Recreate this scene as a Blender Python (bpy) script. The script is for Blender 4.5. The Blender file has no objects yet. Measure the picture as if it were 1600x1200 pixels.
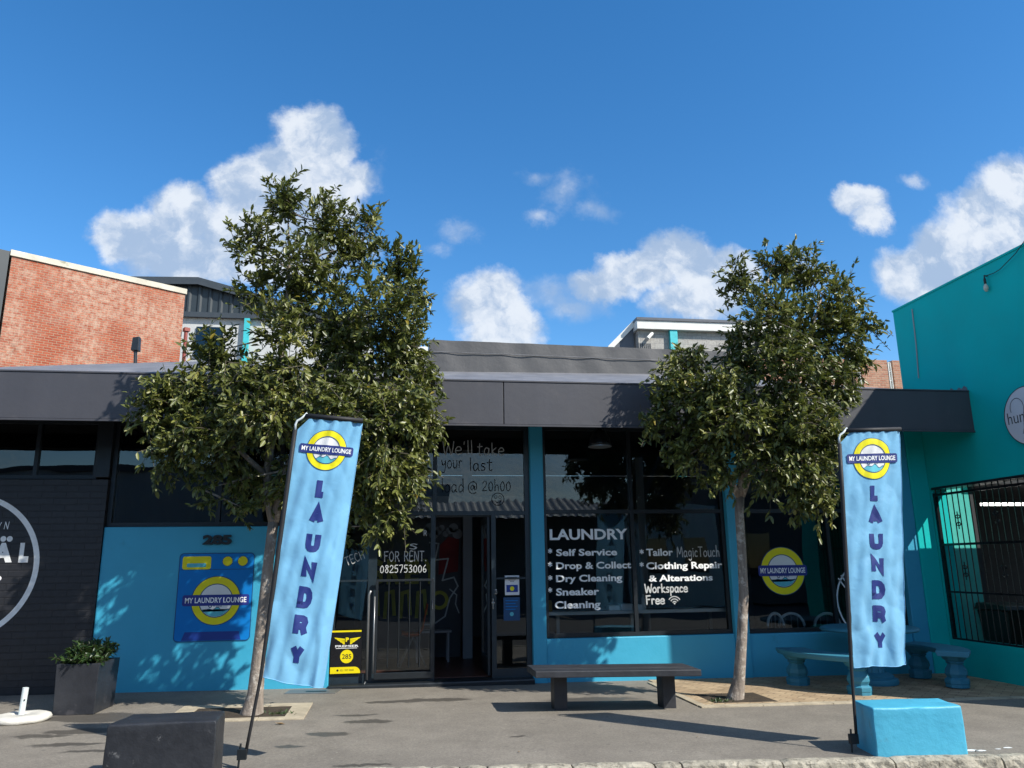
import bpy, bmesh, math, random
import numpy as np
from mathutils import Vector, Matrix, noise as mnoise
random.seed(7)
RNG = np.random.default_rng(11)
rad = math.radians
SC = bpy.context.scene
COL = SC.collection

# ------------------------------------------------------------------ camera
EYE = np.array([0.0, 0.0, 1.6])
FPX, PITCH, YAW, ROLL = 1204.0, rad(13.2), rad(8.7), rad(-0.8)
cy, sy, cp, sp = math.cos(YAW), math.sin(YAW), math.cos(PITCH), math.sin(PITCH)
FWD = np.array([sy*cp, cy*cp, sp]); RT0 = np.array([cy, -sy, 0.0]); UP0 = np.cross(RT0, FWD)
RGT = math.cos(ROLL)*RT0 + math.sin(ROLL)*UP0
UPV = -math.sin(ROLL)*RT0 + math.cos(ROLL)*UP0
cam = bpy.data.cameras.new('camera'); camo = bpy.data.objects.new('camera', cam); COL.objects.link(camo)
cam.sensor_fit = 'HORIZONTAL'; cam.sensor_width = 36.0; cam.lens = 36.0*FPX/1600.0
cam.clip_start = 0.1; cam.clip_end = 3000
camo.matrix_world = Matrix(((RGT[0], UPV[0], -FWD[0], EYE[0]), (RGT[1], UPV[1], -FWD[1], EYE[1]),
                            (RGT[2], UPV[2], -FWD[2], EYE[2]), (0, 0, 0, 1)))
SC.camera = camo

def ray(px, py): return (px-800)*RGT-(py-600)*UPV+FPX*FWD
def P(px, py, Y):
    d = ray(px, py); return EYE+d*(Y/d[1])
def PX(px, py, x):
    d = ray(px, py); return EYE+d*(x/d[0])
def gz(x): return -0.0125*(x-2.0)

# ------------------------------------------------------------------ light, sky, exposure
SUN_EL, SUN_AZ = rad(41.2), math.atan2(0.755, -0.655)      # azimuth clockwise from +Y
sdir = Vector((math.sin(SUN_AZ)*math.cos(SUN_EL), math.cos(SUN_AZ)*math.cos(SUN_EL), math.sin(SUN_EL)))
sl = bpy.data.lights.new('sun', 'SUN'); sl.energy = 4.2; sl.angle = rad(0.5); sl.color = (1.0, 0.95, 0.86)
so = bpy.data.objects.new('sun', sl); COL.objects.link(so); so.rotation_euler = sdir.to_track_quat('Z', 'Y').to_euler()
so.location = (20, -20, 30)
SC.view_settings.view_transform = 'Standard'; SC.view_settings.look = 'None'
SC.view_settings.exposure = 0.6; SC.view_settings.gamma = 1.0
SC.view_settings.use_curve_mapping = False
SC.cycles.max_bounces = 8; SC.cycles.transparent_max_bounces = 16
SC.cycles.use_denoising = True
SC.cycles.sample_clamp_indirect = 4.0

W = bpy.data.worlds.new('World'); SC.world = W; W.use_nodes = True
wn, wl = W.node_tree.nodes, W.node_tree.links
wn.clear()
class NT:
    def __init__(s, tree): s.n, s.l = tree.nodes, tree.links
    def new(s, t, **k):
        o = s.n.new(t)
        for a, b in k.items(): setattr(o, a, b)
        return o
    def link(s, a, b): s.l.new(a, b)
    def set(s, sock, v):
        if hasattr(v, 'is_linked') or isinstance(v, bpy.types.NodeSocket): s.l.new(v, sock)
        else: sock.default_value = v
    def math(s, op, a, b=None, c=None, clamp=False):
        o = s.new('ShaderNodeMath', operation=op); o.use_clamp = clamp
        s.set(o.inputs[0], a)
        if b is not None: s.set(o.inputs[1], b)
        if c is not None: s.set(o.inputs[2], c)
        return o.outputs[0]
    def vmath(s, op, a, b=None):
        o = s.new('ShaderNodeVectorMath', operation=op); s.set(o.inputs[0], a)
        if b is not None: s.set(o.inputs[1], b)
        return o.outputs['Value'] if op in ('LENGTH', 'DOT_PRODUCT') else o.outputs[0]
    def mix(s, f, a, b, mode='MIX'):
        o = s.new('ShaderNodeMix', data_type='RGBA', blend_type=mode)
        s.set(o.inputs[0], f); s.set(o.inputs[6], a); s.set(o.inputs[7], b)
        return o.outputs[2]
    def noise(s, vec, scale, detail=4, rough=.55, dist=0.0):
        o = s.new('ShaderNodeTexNoise'); o.inputs['Scale'].default_value = scale; o.inputs['Detail'].default_value = detail
        o.inputs['Roughness'].default_value = rough; o.inputs['Distortion'].default_value = dist
        if vec is not None: s.link(vec, o.inputs['Vector'])
        return o
    def ramp(s, f, stops):
        o = s.new('ShaderNodeValToRGB'); s.set(o.inputs[0], f)
        e = o.color_ramp.elements
        while len(e) < len(stops): e.new(.5)
        for i, (p, c) in enumerate(stops):
            e[i].position = p; e[i].color = c if len(c) == 4 else (*c, 1)
        return o.outputs[0]
    def sstep(s, x, a, b):
        o = s.new('ShaderNodeMapRange', interpolation_type='SMOOTHSTEP'); s.set(o.inputs[0], x)
        o.inputs[1].default_value = a; o.inputs[2].default_value = b
        return o.outputs[0]

def c4(c): return (c[0], c[1], c[2], 1.0)

SKY_STRENGTH = 0.12
def build_world():
    t = NT(W.node_tree)
    sky = t.new('ShaderNodeTexSky', sky_type='NISHITA'); sky.sun_disc = False
    sky.sun_elevation = SUN_EL; sky.sun_rotation = SUN_AZ
    sky.air_density = 1.0; sky.dust_density = 0.08; sky.ozone_density = 3.0; sky.altitude = 0
    hs = t.new('ShaderNodeHueSaturation'); hs.inputs['Saturation'].default_value = 1.30; hs.inputs['Value'].default_value = 1.10
    t.link(sky.outputs[0], hs.inputs['Color'])
    tc = t.new('ShaderNodeTexCoord'); dirv = tc.outputs['Generated']
    sep = t.new('ShaderNodeSeparateXYZ'); t.link(dirv, sep.inputs[0])
    dy = t.math('MAXIMUM', sep.outputs[1], 0.05)
    u = t.math('DIVIDE', sep.outputs[0], dy); v = t.math('DIVIDE', sep.outputs[2], dy)
    cmb = t.new('ShaderNodeCombineXYZ'); t.link(u, cmb.inputs[0]); t.link(v, cmb.inputs[1])
    n1 = t.noise(cmb.outputs[0], 7.0, 9, .68)
    off = t.vmath('SUBTRACT', n1.outputs['Color'], (.5, .5, .5))
    off = t.vmath('MULTIPLY', off, (.08, .075, 0))
    vec = t.vmath('ADD', cmb.outputs[0], off)
    blobs = [(480,205,58,50,1),(455,262,70,55,1),(520,245,42,60,.9),(290,330,62,48,1),(245,365,80,52,1),(195,365,42,44,.9),
             (385,290,48,60,1),(400,350,110,70,1),(540,285,62,36,.8),(330,400,135,50,1),(450,380,110,70,1),(598,275,20,34,.30),(510,310,60,50,.9),
             (765,468,65,58,1),(800,495,60,48,.95),(720,360,45,22,.45),(862,455,70,35,.5),(770,520,60,40,.8),
             (1060,400,72,52,1),(1000,425,80,38,1),(1110,440,70,52,1),(940,445,65,32,.8),(1150,420,55,42,.95),(1085,475,90,45,.9),(890,475,60,26,.5),
             (890,296,52,40,.42),(842,274,42,18,.4),(925,325,40,22,.4),(845,335,30,15,.4),
             (1345,312,50,30,.9),(1362,345,34,38,.75),(1425,285,28,18,.5),
             (1610,305,120,75,1),(1545,360,115,80,1),(1480,400,85,70,1),(1425,430,70,55,.95),(1640,410,170,110,1),(1700,330,150,130,1),
             (1250,430,60,40,.35),(690,385,26,14,.3)]
    acc = acc2 = None
    for (px, py, rx, ry, w) in blobs:
        d = ray(px, py); cu, cv = d[0]/d[1], d[2]/d[1]
        s_ = t.vmath('SUBTRACT', vec, (cu, cv, 0))
        k = 1204.0*1.0
        s_ = t.vmath('MULTIPLY', s_, (k/(rx*1.22), k/(ry*1.22), 0))
        L = t.vmath('LENGTH', s_)
        q = t.math('MULTIPLY_ADD', L, -w, w)
        if w < .66: acc2 = q if acc2 is None else t.math('MAXIMUM', acc2, q)
        else: acc = q if acc is None else t.math('MAXIMUM', acc, q)
    n2 = t.noise(cmb.outputs[0], 16.0, 7, .6)
    dens = t.math('ADD', acc, t.math('MULTIPLY', t.math('SUBTRACT', n2.outputs[0], .5), .75))
    cl = t.sstep(dens, -.02, .42)
    thin = t.sstep(t.math('ADD', acc2, t.math('MULTIPLY', t.math('SUBTRACT', n2.outputs[0], .5), .9)), .0, .62)
    cl = t.math('MAXIMUM', cl, t.math('MULTIPLY', thin, .75))
    front = t.math('GREATER_THAN', sep.outputs[1], .05)
    cl = t.math('MULTIPLY', cl, front)
    # thin bright haze of cloud elsewhere (behind the photographer)
    n3 = t.noise(dirv, 2.2, 6, .6)
    back = t.math('MULTIPLY', t.sstep(n3.outputs[0], .38, .62), t.math('LESS_THAN', sep.outputs[1], .0))
    back = t.math('MULTIPLY', back, .8)
    cl = t.math('MAXIMUM', cl, back)
    n4 = t.noise(vec, 11.0, 6, .6); n5 = t.noise(t.vmath('ADD', vec, (.018, .030, 0)), 11.0, 6, .6)
    rel = t.math('MULTIPLY_ADD', t.math('SUBTRACT', n4.outputs[0], n5.outputs[0]), 2.6, .5)
    big = t.noise(vec, 3.5, 3, .5)
    shade = t.sstep(t.math('ADD', rel, t.math('MULTIPLY', t.math('SUBTRACT', big.outputs[0], .5), 1.2)), .10, .80)
    ccol = t.mix(shade, (2.3, 3.0, 4.1, 1), (4.7, 5.0, 5.4, 1))
    cl = t.math('MULTIPLY', cl, .93)
    colr = t.mix(cl, hs.outputs[0], ccol)
    bg = t.new('ShaderNodeBackground'); t.link(colr, bg.inputs[0]); bg.inputs[1].default_value = SKY_STRENGTH
    out = t.new('ShaderNodeOutputWorld'); t.link(bg.outputs[0], out.inputs[0])
build_world()

# ------------------------------------------------------------------ materials
MATS = {}
def newmat(name):
    m = bpy.data.materials.new(name); m.use_nodes = True; m.node_tree.nodes.clear()
    t = NT(m.node_tree)
    bs = t.new('ShaderNodeBsdfPrincipled'); out = t.new('ShaderNodeOutputMaterial'); t.link(bs.outputs[0], out.inputs[0])
    MATS[name] = m
    return m, t, bs, out
def pbr(name, col, rough=.6, var=.12, vscale=3.0, bump=0.0, bscale=60.0, metal=0.0, spec=.5, streak=False, dirt=None, emit=0):
    m, t, bs, out = newmat(name)
    tc = t.new('ShaderNodeTexCoord'); v = tc.outputs['Object']
    if streak: v = t.vmath('MULTIPLY', v, (3.0, 3.0, .35))
    n = t.noise(v, vscale, 6, .6)
    lo = tuple(max(0, c*(1-var)) for c in col); hi = tuple(min(1, c*(1+var)) for c in col)
    c = t.ramp(n.outputs[0], [(.3, lo), (.7, hi)])
    if dirt:
        n5 = t.noise(tc.outputs['Object'], dirt[1], 8, .7)
        c = t.mix(t.math('MULTIPLY', t.sstep(n5.outputs[0], dirt[2], dirt[2]+.12), dirt[3]), c, c4(dirt[0]))
    t.link(c, bs.inputs['Base Color'])
    bs.inputs['Metallic'].default_value = metal; bs.inputs['Specular IOR Level'].default_value = spec
    n3 = t.noise(tc.outputs['Object'], vscale*4, 4, .6)
    t.link(t.math('MULTIPLY_ADD', n3.outputs[0], .25, rough-.125), bs.inputs['Roughness'])
    if bump:
        n2 = t.noise(tc.outputs['Object'], bscale, 5, .6)
        b = t.new('ShaderNodeBump'); b.inputs['Strength'].default_value = 1.0; b.inputs['Distance'].default_value = bump
        t.link(n2.outputs[0], b.inputs['Height']); t.link(b.outputs[0], bs.inputs['Normal'])
    if emit:
        bs.inputs['Emission Color'].default_value = (1, 1, .95, 1); bs.inputs['Emission Strength'].default_value = emit
    return m

BLUE = (.045, .37, .56)
pbr('blue_paint', BLUE, .5, .06, 1.2, .0025, 14, dirt=((.03, .25, .38), 3.0, .62, .5))
pbr('blue_stone', (.035, .21, .31), .6, .12, 3, .004, 25, dirt=((.25, .36, .4), 9, .68, .35))
pbr('block_blue', (.07, .40, .58), .5, .08, 2, .006, 12, dirt=((.12, .14, .14), 3.4, .62, .55))
pbr('teal_paint', (.0, .50, .48), .75, .08, 1.0, .003, 10, spec=.25, dirt=((.02, .50, .50), 2.2, .60, .4))
pbr('mint_paint', (.06, .46, .40), .6, .08, 1.5, .003, 12)
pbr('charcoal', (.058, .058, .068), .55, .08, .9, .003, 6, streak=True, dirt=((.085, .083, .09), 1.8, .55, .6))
pbr('black_frame', (.012, .016, .02), .4, .2, 3)
pbr('dark_steel', (.016, .028, .038), .38, .15, 4)
pbr('black_gloss', (.008, .008, .01), .3, .2, 4)
pbr('sleeve_black', (.012, .012, .014), .65, .2, 9)
pbr('grey_metal', (.30, .31, .32), .35, .1, 5, metal=.6)
pbr('chrome', (.75, .75, .76), .12, .05, 5, metal=1.0)
pbr('zinc', (.42, .46, .47), .5, .12, 6, metal=.3)
pbr('membrane', (.085, .084, .086), .6, .1, 2, .010, 5.0)
pbr('roof_grey', (.17, .17, .18), .6, .3, 3.0, .004, 9, dirt=((.30, .29, .28), 1.6, .55, .7))
pbr('planter_black', (.024, .026, .032), .45, .25, 4, .003, 15, dirt=((.10, .095, .10), 3.0, .58, .5))
pbr('block_black', (.024, .026, .031), .5, .25, 4, .006, 14, dirt=((.30, .30, .30), 9, .62, .6))
pbr('bench_black', (.03, .032, .038), .5, .25, 5, .003, 30, dirt=((.2, .2, .2), 14, .70, .4))
pbr('concrete_white', (.62, .60, .54), .8, .1, 9, .006, 30, dirt=((.25, .22, .17), 6, .60, .6))
pbr('pvc_white', (.62, .68, .68), .45, .1, 5, dirt=((.2, .16, .12), 20, .70, .8))
pbr('stone_edge', (.42, .36, .26), .8, .25, 6, .006, 40, dirt=((.18, .15, .11), 5, .60, .5))
pbr('granite_kerb', (.36, .33, .26), .8, .4, 7, .02, 18, dirt=((.10, .09, .07), 16, .50, .75))
pbr('soil', (.05, .036, .022), .95, .4, 9, .02, 30)
pbr('grout_dirt', (.05, .045, .035), .95, .3, 9)
pbr('red_pipe', (.25, .05, .035), .5, .15, 5)
pbr('turq_pipe', (.05, .50, .55), .5, .15, 5)
pbr('white_wall', (.52, .53, .52), .7, .08, 2, .003, 20, dirt=((.35, .34, .32), 2.5, .58, .6))
pbr('pale_blue_wall', (.30, .45, .70), .7, .06, 2)
pbr('grey_wall', (.34, .33, .31), .8, .12, 3, .004, 20, dirt=((.24, .23, .22), 3.5, .55, .6))
pbr('white_trim', (.72, .72, .68), .6, .08, 3, dirt=((.4, .38, .33), 4, .64, .5))
pbr('coping', (.58, .54, .44), .8, .2, 2.2, .004, 20, dirt=((.22, .21, .12), 2.6, .55, .7))
pbr('shed_dark', (.028, .038, .045), .45, .1, 3)
pbr('shed_roof', (.045, .055, .065), .45, .1, 3)
pbr('slate', (.09, .10, .12), .5, .15, 3)
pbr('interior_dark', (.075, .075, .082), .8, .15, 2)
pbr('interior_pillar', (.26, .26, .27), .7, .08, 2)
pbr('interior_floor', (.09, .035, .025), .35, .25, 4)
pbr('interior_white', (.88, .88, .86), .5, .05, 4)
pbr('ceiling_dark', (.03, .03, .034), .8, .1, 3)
pbr('orange', (.75, .13, .03), .4, .1, 5)
pbr('bin_green', (.012, .02, .016), .5, .2, 5)
pbr('bin_red', (.30, .025, .02), .5, .2, 5)
pbr('sign_board', (.72, .69, .70), .5, .05, 2)
pbr('ink', (.012, .012, .014), .5, .1, 5)
pbr('sign_white', (.75, .76, .76), .5, .06, 4)
pbr('paint_white', (.78, .79, .78), .7, .12, 12)
pbr('letter_white', (.90, .92, .92), .5, .05, 5)
pbr('chalk_white', (.48, .50, .50), .7, .2, 20)
pbr('pen_dark', (.02, .022, .025), .9, .2, 20, spec=.1)
pbr('yellow', (.80, .72, .0), .5, .06, 4)
pbr('yellow_sign', (.80, .66, .0), .45, .05, 4)
pbr('navy', (.016, .030, .23), .5, .06, 4)
pbr('navy_cloth', (.008, .024, .17), .65, .06, 4)
pbr('machine_blue', (.002, .185, .56), .55, .05, 2, spec=.25)
pbr('machine_line', (.008, .06, .16), .5, .05, 4)
pbr('machine_base', (.006, .04, .26), .5, .05, 4)
pbr('wave_blue', (.10, .48, .58), .5, .1, 8)
pbr('mural_yellow', (.42, .38, .06), .8, .2, 6)
pbr('mural_red', (.20, .018, .02), .8, .3, 4)
pbr('paper', (.75, .76, .78), .6, .04, 8)
pbr('gold_cloth', (.40, .24, .07), .7, .2, 3)
pbr('lamp_glow', (.8, .8, .75), .5, .02, 4, emit=2.5)
pbr('bulb_glass', (.55, .52, .42), .15, .1, 8)
pbr('bark', (.24, .20, .165), .85, .4, 9, .014, 24, streak=True, dirt=((.50, .46, .40), 9, .50, .85))
pbr('twig_bark', (.10, .085, .06), .85, .3, 8)
pbr('dry_leaf', (.30, .20, .10), .8, .3, 8)
pbr('drain_metal', (.16, .16, .16), .5, .2, 8, metal=.3)
pbr('cable_black', (.015, .015, .016), .6, .1, 5)
pbr('corr_metal', (.34, .34, .34), .45, .1, 3)
pbr('opp_grey', (.30, .31, .33), .8, .1, 1.2)
pbr('opp_white', (.5, .5, .5), .8, .1, 1.2)

def cloth_mat(name, col):
    m, t, bs, out = newmat(name)
    tc = t.new('ShaderNodeTexCoord')
    n = t.noise(tc.outputs['Object'], 3, 4, .6)
    lo = tuple(c*.93 for c in col); hi = tuple(min(1, c*1.07) for c in col)
    c = t.ramp(n.outputs[0], [(.3, lo), (.7, hi)])
    t.link(c, bs.inputs['Base Color']); bs.inputs['Roughness'].default_value = .42
    bs.inputs['Sheen Weight'].default_value = .3
    w = t.noise(tc.outputs['Object'], 7, 3, .5, .3)
    b = t.new('ShaderNodeBump'); b.inputs['Strength'].default_value = 1; b.inputs['Distance'].default_value = .007
    t.link(w.outputs[0], b.inputs['Height']); t.link(b.outputs[0], bs.inputs['Normal'])
    tr = t.new('ShaderNodeBsdfTranslucent'); t.link(c, tr.inputs[0])
    mx = t.new('ShaderNodeMixShader'); mx.inputs[0].default_value = .28
    t.link(bs.outputs[0], mx.inputs[1]); t.link(tr.outputs[0], mx.inputs[2]); t.link(mx.outputs[0], out.inputs[0])
cloth_mat('banner_cloth', (.24, .58, .86))

def glass_mat(name, tint, ior=1.75, rough=0.0):
    m, t, bs, out = newmat(name)
    tr = t.new('ShaderNodeBsdfTransparent'); tr.inputs[0].default_value = c4(tint)
    gl = t.new('ShaderNodeBsdfGlossy'); gl.inputs['Roughness'].default_value = rough; gl.inputs[0].default_value = (.95, 1, 1, 1)
    fr = t.new('ShaderNodeFresnel'); fr.inputs[0].default_value = ior
    tc = t.new('ShaderNodeTexCoord')
    n = t.noise(tc.outputs['Object'], .9, 2, .5)
    b = t.new('ShaderNodeBump'); b.inputs['Strength'].default_value = 1; b.inputs['Distance'].default_value = .004
    t.link(n.outputs[0], b.inputs['Height']); t.link(b.outputs[0], gl.inputs['Normal'])
    mx = t.new('ShaderNodeMixShader'); t.link(fr.outputs[0], mx.inputs[0])
    t.link(tr.outputs[0], mx.inputs[1]); t.link(gl.outputs[0], mx.inputs[2]); t.link(mx.outputs[0], out.inputs[0])
    t.n.remove(bs)
glass_mat('shop_glass', (.76, .82, .82))
glass_mat('dark_glass', (.10, .12, .14))

def leaf_mat(name, c1, c2, c3):
    m, t, bs, out = newmat(name)
    at = t.new('ShaderNodeAttribute', attribute_name='tint')
    c = t.ramp(at.outputs['Fac'], [(0, c1), (.55, c2), (.93, c3), (1.0, (.26, .20, .02))])
    t.link(c, bs.inputs['Base Color']); bs.inputs['Roughness'].default_value = .40
    bs.inputs['Specular IOR Level'].default_value = .55
    tr = t.new('ShaderNodeBsdfTranslucent')
    t.link(t.mix(.5, c, (.16, .20, .02, 1)), tr.inputs[0])
    mx = t.new('ShaderNodeMixShader'); mx.inputs[0].default_value = .22
    t.link(bs.outputs[0], mx.inputs[1]); t.link(tr.outputs[0], mx.inputs[2]); t.link(mx.outputs[0], out.inputs[0])
leaf_mat('leaf', (.060, .078, .020), (.150, .168, .038), (.28, .28, .075))
leaf_mat('shrub_leaf', (.018, .04, .012), (.035, .075, .02), (.07, .12, .035))

def brick_mat(name, c1, c2, mortar, bw=.22, rh=.075, ms=.012, white=0.0, bump=.006, dark=0, rough=.85, painted=False):
    m, t, bs, out = newmat(name)
    tc = t.new('ShaderNodeTexCoord')
    sep = t.new('ShaderNodeSeparateXYZ'); t.link(tc.outputs['Object'], sep.inputs[0])
    cb = t.new('ShaderNodeCombineXYZ'); t.link(sep.outputs[0], cb.inputs[0]); t.link(sep.outputs[2], cb.inputs[1])
    dn = t.noise(tc.outputs['Object'], 9, 3, .5)
    wob = t.vmath('MULTIPLY', t.vmath('SUBTRACT', dn.outputs['Color'], (.5, .5, .5)), (.012, .012, 0))
    vv = t.vmath('ADD', cb.outputs[0], wob)
    br = t.new('ShaderNodeTexBrick'); t.link(vv, br.inputs['Vector'])
    br.inputs['Scale'].default_value = 1; br.inputs['Brick Width'].default_value = bw; br.inputs['Row Height'].default_value = rh
    br.inputs['Mortar Size'].default_value = ms; br.inputs['Mortar Smooth'].default_value = .3; br.inputs['Bias'].default_value = 0
    br.inputs['Color1'].default_value = c4(c1); br.inputs['Color2'].default_value = c4(c2); br.inputs['Mortar'].default_value = c4(mortar)
    c = br.outputs['Color']
    n = t.noise(tc.outputs['Object'], 14, 5, .65)
    c = t.mix(.55, c, t.mix(1, c, t.ramp(n.outputs[0], [(.25, (.45, .42, .40)), (.75, (1.5, 1.5, 1.5))]), 'MULTIPLY'))
    if white:
        nb = t.noise(tc.outputs['Object'], .55, 5, .6); ns = t.noise(tc.outputs['Object'], 6, 6, .75)
        f = t.math('MULTIPLY', t.sstep(nb.outputs[0], .38, .58), t.sstep(ns.outputs[0], .36, .62))
        c = t.mix(t.math('MULTIPLY', f, white), c, (.62, .50, .38, 1))
        nd = t.noise(tc.outputs['Object'], 1.1, 5, .7)
        c = t.mix(t.math('MULTIPLY', t.sstep(nd.outputs[0], .60, .75), .5), c, (.10, .05, .035, 1))
    t.link(c, bs.inputs['Base Color']); bs.inputs['Roughness'].default_value = rough
    b = t.new('ShaderNodeBump'); b.inputs['Strength'].default_value = 1; b.inputs['Distance'].default_value = bump
    h = t.math('ADD', t.math('SUBTRACT', 1.0, br.outputs['Fac']), t.math('MULTIPLY', n.outputs[0], .3))
    t.link(h, b.inputs['Height']); t.link(b.outputs[0], bs.inputs['Normal'])
brick_mat('red_brick', (.30, .055, .022), (.40, .10, .045), (.36, .24, .16), ms=.010, white=.5)
brick_mat('brown_brick', (.36, .15, .09), (.46, .25, .16), (.40, .30, .22), bw=.26, rh=.085)
brick_mat('black_brick', (.016, .017, .021), (.021, .022, .026), (.0135, .0145, .018), bw=.30, rh=.085, ms=.008, bump=.004, rough=.5)
brick_mat('grey_block', (.36, .35, .33), (.42, .41, .38), (.30, .29, .28), bw=.42, rh=.2, bump=.004)

def asphalt_mat(name, base, stains):
    m, t, bs, out = newmat(name)
    tc = t.new('ShaderNodeTexCoord'); o = tc.outputs['Object']
    n1 = t.noise(o, .8, 6, .6); n2 = t.noise(o, 160, 3, .7); n3 = t.noise(o, 6, 6, .7)
    c = t.ramp(n1.outputs[0], [(.3, tuple(b*.86 for b in base)), (.7, tuple(b*1.12 for b in base))])
    c = t.mix(.8, c, t.mix(1, c, t.ramp(n2.outputs[0], [(.3, (.62, .62, .62)), (.7, (1.38, 1.37, 1.34))]), 'MULTIPLY'))
    n6 = t.noise(o, 42, 4, .75); n7 = t.noise(o, 2.1, 7, .7)
    c = t.mix(.75, c, t.mix(1, c, t.ramp(n6.outputs[0], [(.32, (.70, .70, .70)), (.68, (1.30, 1.29, 1.27))]), 'MULTIPLY'))
    c = t.mix(.8, c, t.mix(1, c, t.ramp(n7.outputs[0], [(.35, (.84, .83, .82)), (.65, (1.12, 1.12, 1.10))]), 'MULTIPLY'))
    c = t.mix(t.math('MULTIPLY', t.sstep(n3.outputs[0], .60, .70), .22), c, c4(tuple(b*.5 for b in base)))
    vo = t.new('ShaderNodeTexVoronoi'); vo.inputs['Scale'].default_value = 3.2; t.link(o, vo.inputs['Vector'])
    sp = t.sstep(vo.outputs['Distance'], .085, .055)
    c = t.mix(t.math('MULTIPLY', sp, .45), c, c4(tuple(b*.45 for b in base)))
    vo2 = t.new('ShaderNodeTexVoronoi'); vo2.inputs['Scale'].default_value = 5.5; t.link(t.vmath('ADD', o, (3.3, 1.7, 0)), vo2.inputs['Vector'])
    c = t.mix(t.math('MULTIPLY', t.sstep(vo2.outputs['Distance'], .055, .035), .6), c, (.42, .40, .36, 1))
    rough = None
    if stains:
        wob = t.vmath('MULTIPLY', t.vmath('SUBTRACT', t.noise(o, 3.5, 6, .65).outputs['Color'], (.5, .5, .5)), (.55, .4, 0))
        vv = t.vmath('ADD', o, wob)
        acc = None
        for (x, y, rx, ry, w) in stains:
            q = t.vmath('MULTIPLY', t.vmath('SUBTRACT', vv, (x, y, 0)), (1/rx, 1/ry, 0))
            q = t.math('MULTIPLY_ADD', t.vmath('LENGTH', q), -w, w)
            acc = q if acc is None else t.math('MAXIMUM', acc, q)
        f = t.sstep(acc, 0.0, .25)
        c = t.mix(t.math('MULTIPLY', f, .75), c, c4(tuple(b*.26 for b in base)))
        rough = t.math('MULTIPLY_ADD', f, -.35, .88)
    t.link(c, bs.inputs['Base Color'])
    if rough: t.link(rough, bs.inputs['Roughness'])
    else: bs.inputs['Roughness'].default_value = .9
    b = t.new('ShaderNodeBump'); b.inputs['Strength'].default_value = .8; b.inputs['Distance'].default_value = .004
    t.link(n2.outputs[0], b.inputs['Height']); t.link(b.outputs[0], bs.inputs['Normal'])
asphalt_mat('pavement_asphalt', (.205, .186, .160),
    [(.55, 10.0, .52, .16, 1.0), (.05, 9.95, .45, .10, .9), (-.25, 8.75, .30, .12, .7), (-.6, 8.2, .25, .10, .7), (-2.9, 8.7, .55, .16, .9), (-3.1, 9.45, .6, .3, 1.0),
     (-2.9, 8.1, .4, .10, .7), (-2.6, 7.8, .35, .08, .6), (1.2, 7.8, .15, .06, .6), (-.2, 6.9, .3, .06, .7), (-3.3, 8.5, .3, .1, .7), (-.35, 9.15, .3, .07, .7), (2.4, 9.7, .7, .25, .6), (-.9, 7.7, .2, .06, .6)])
asphalt_mat('road_asphalt', (.055, .055, .056), [])

def paving_mat():
    m, t, bs, out = newmat('paving_brick')
    tc = t.new('ShaderNodeTexCoord'); o = tc.outputs['Object']
    mp = t.new('ShaderNodeMapping'); mp.inputs['Rotation'].default_value = (0, 0, rad(45)); t.link(o, mp.inputs[0])
    br = t.new('ShaderNodeTexBrick'); t.link(mp.outputs[0], br.inputs['Vector'])
    for k, v in (('Scale', 1), ('Brick Width', .22), ('Row Height', .11), ('Mortar Size', .006), ('Mortar Smooth', .4)): br.inputs[k].default_value = v
    br.inputs['Color1'].default_value = (.36, .26, .16, 1); br.inputs['Color2'].default_value = (.46, .35, .22, 1); br.inputs['Mortar'].default_value = (.17, .13, .085, 1)
    n = t.noise(o, 3.0, 6, .65)
    c = t.mix(.7, br.outputs[0], t.mix(1, br.outputs[0], t.ramp(n.outputs[0], [(.3, (.6, .58, .55)), (.7, (1.3, 1.3, 1.3))]), 'MULTIPLY'))
    t.link(c, bs.inputs['Base Color']); bs.inputs['Roughness'].default_value = .85
    b = t.new('ShaderNodeBump'); b.inputs['Distance'].default_value = .004; t.link(t.math('SUBTRACT', 1.0, br.outputs['Fac']), b.inputs['Height']); t.link(b.outputs[0], bs.inputs['Normal'])
paving_mat()

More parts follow.
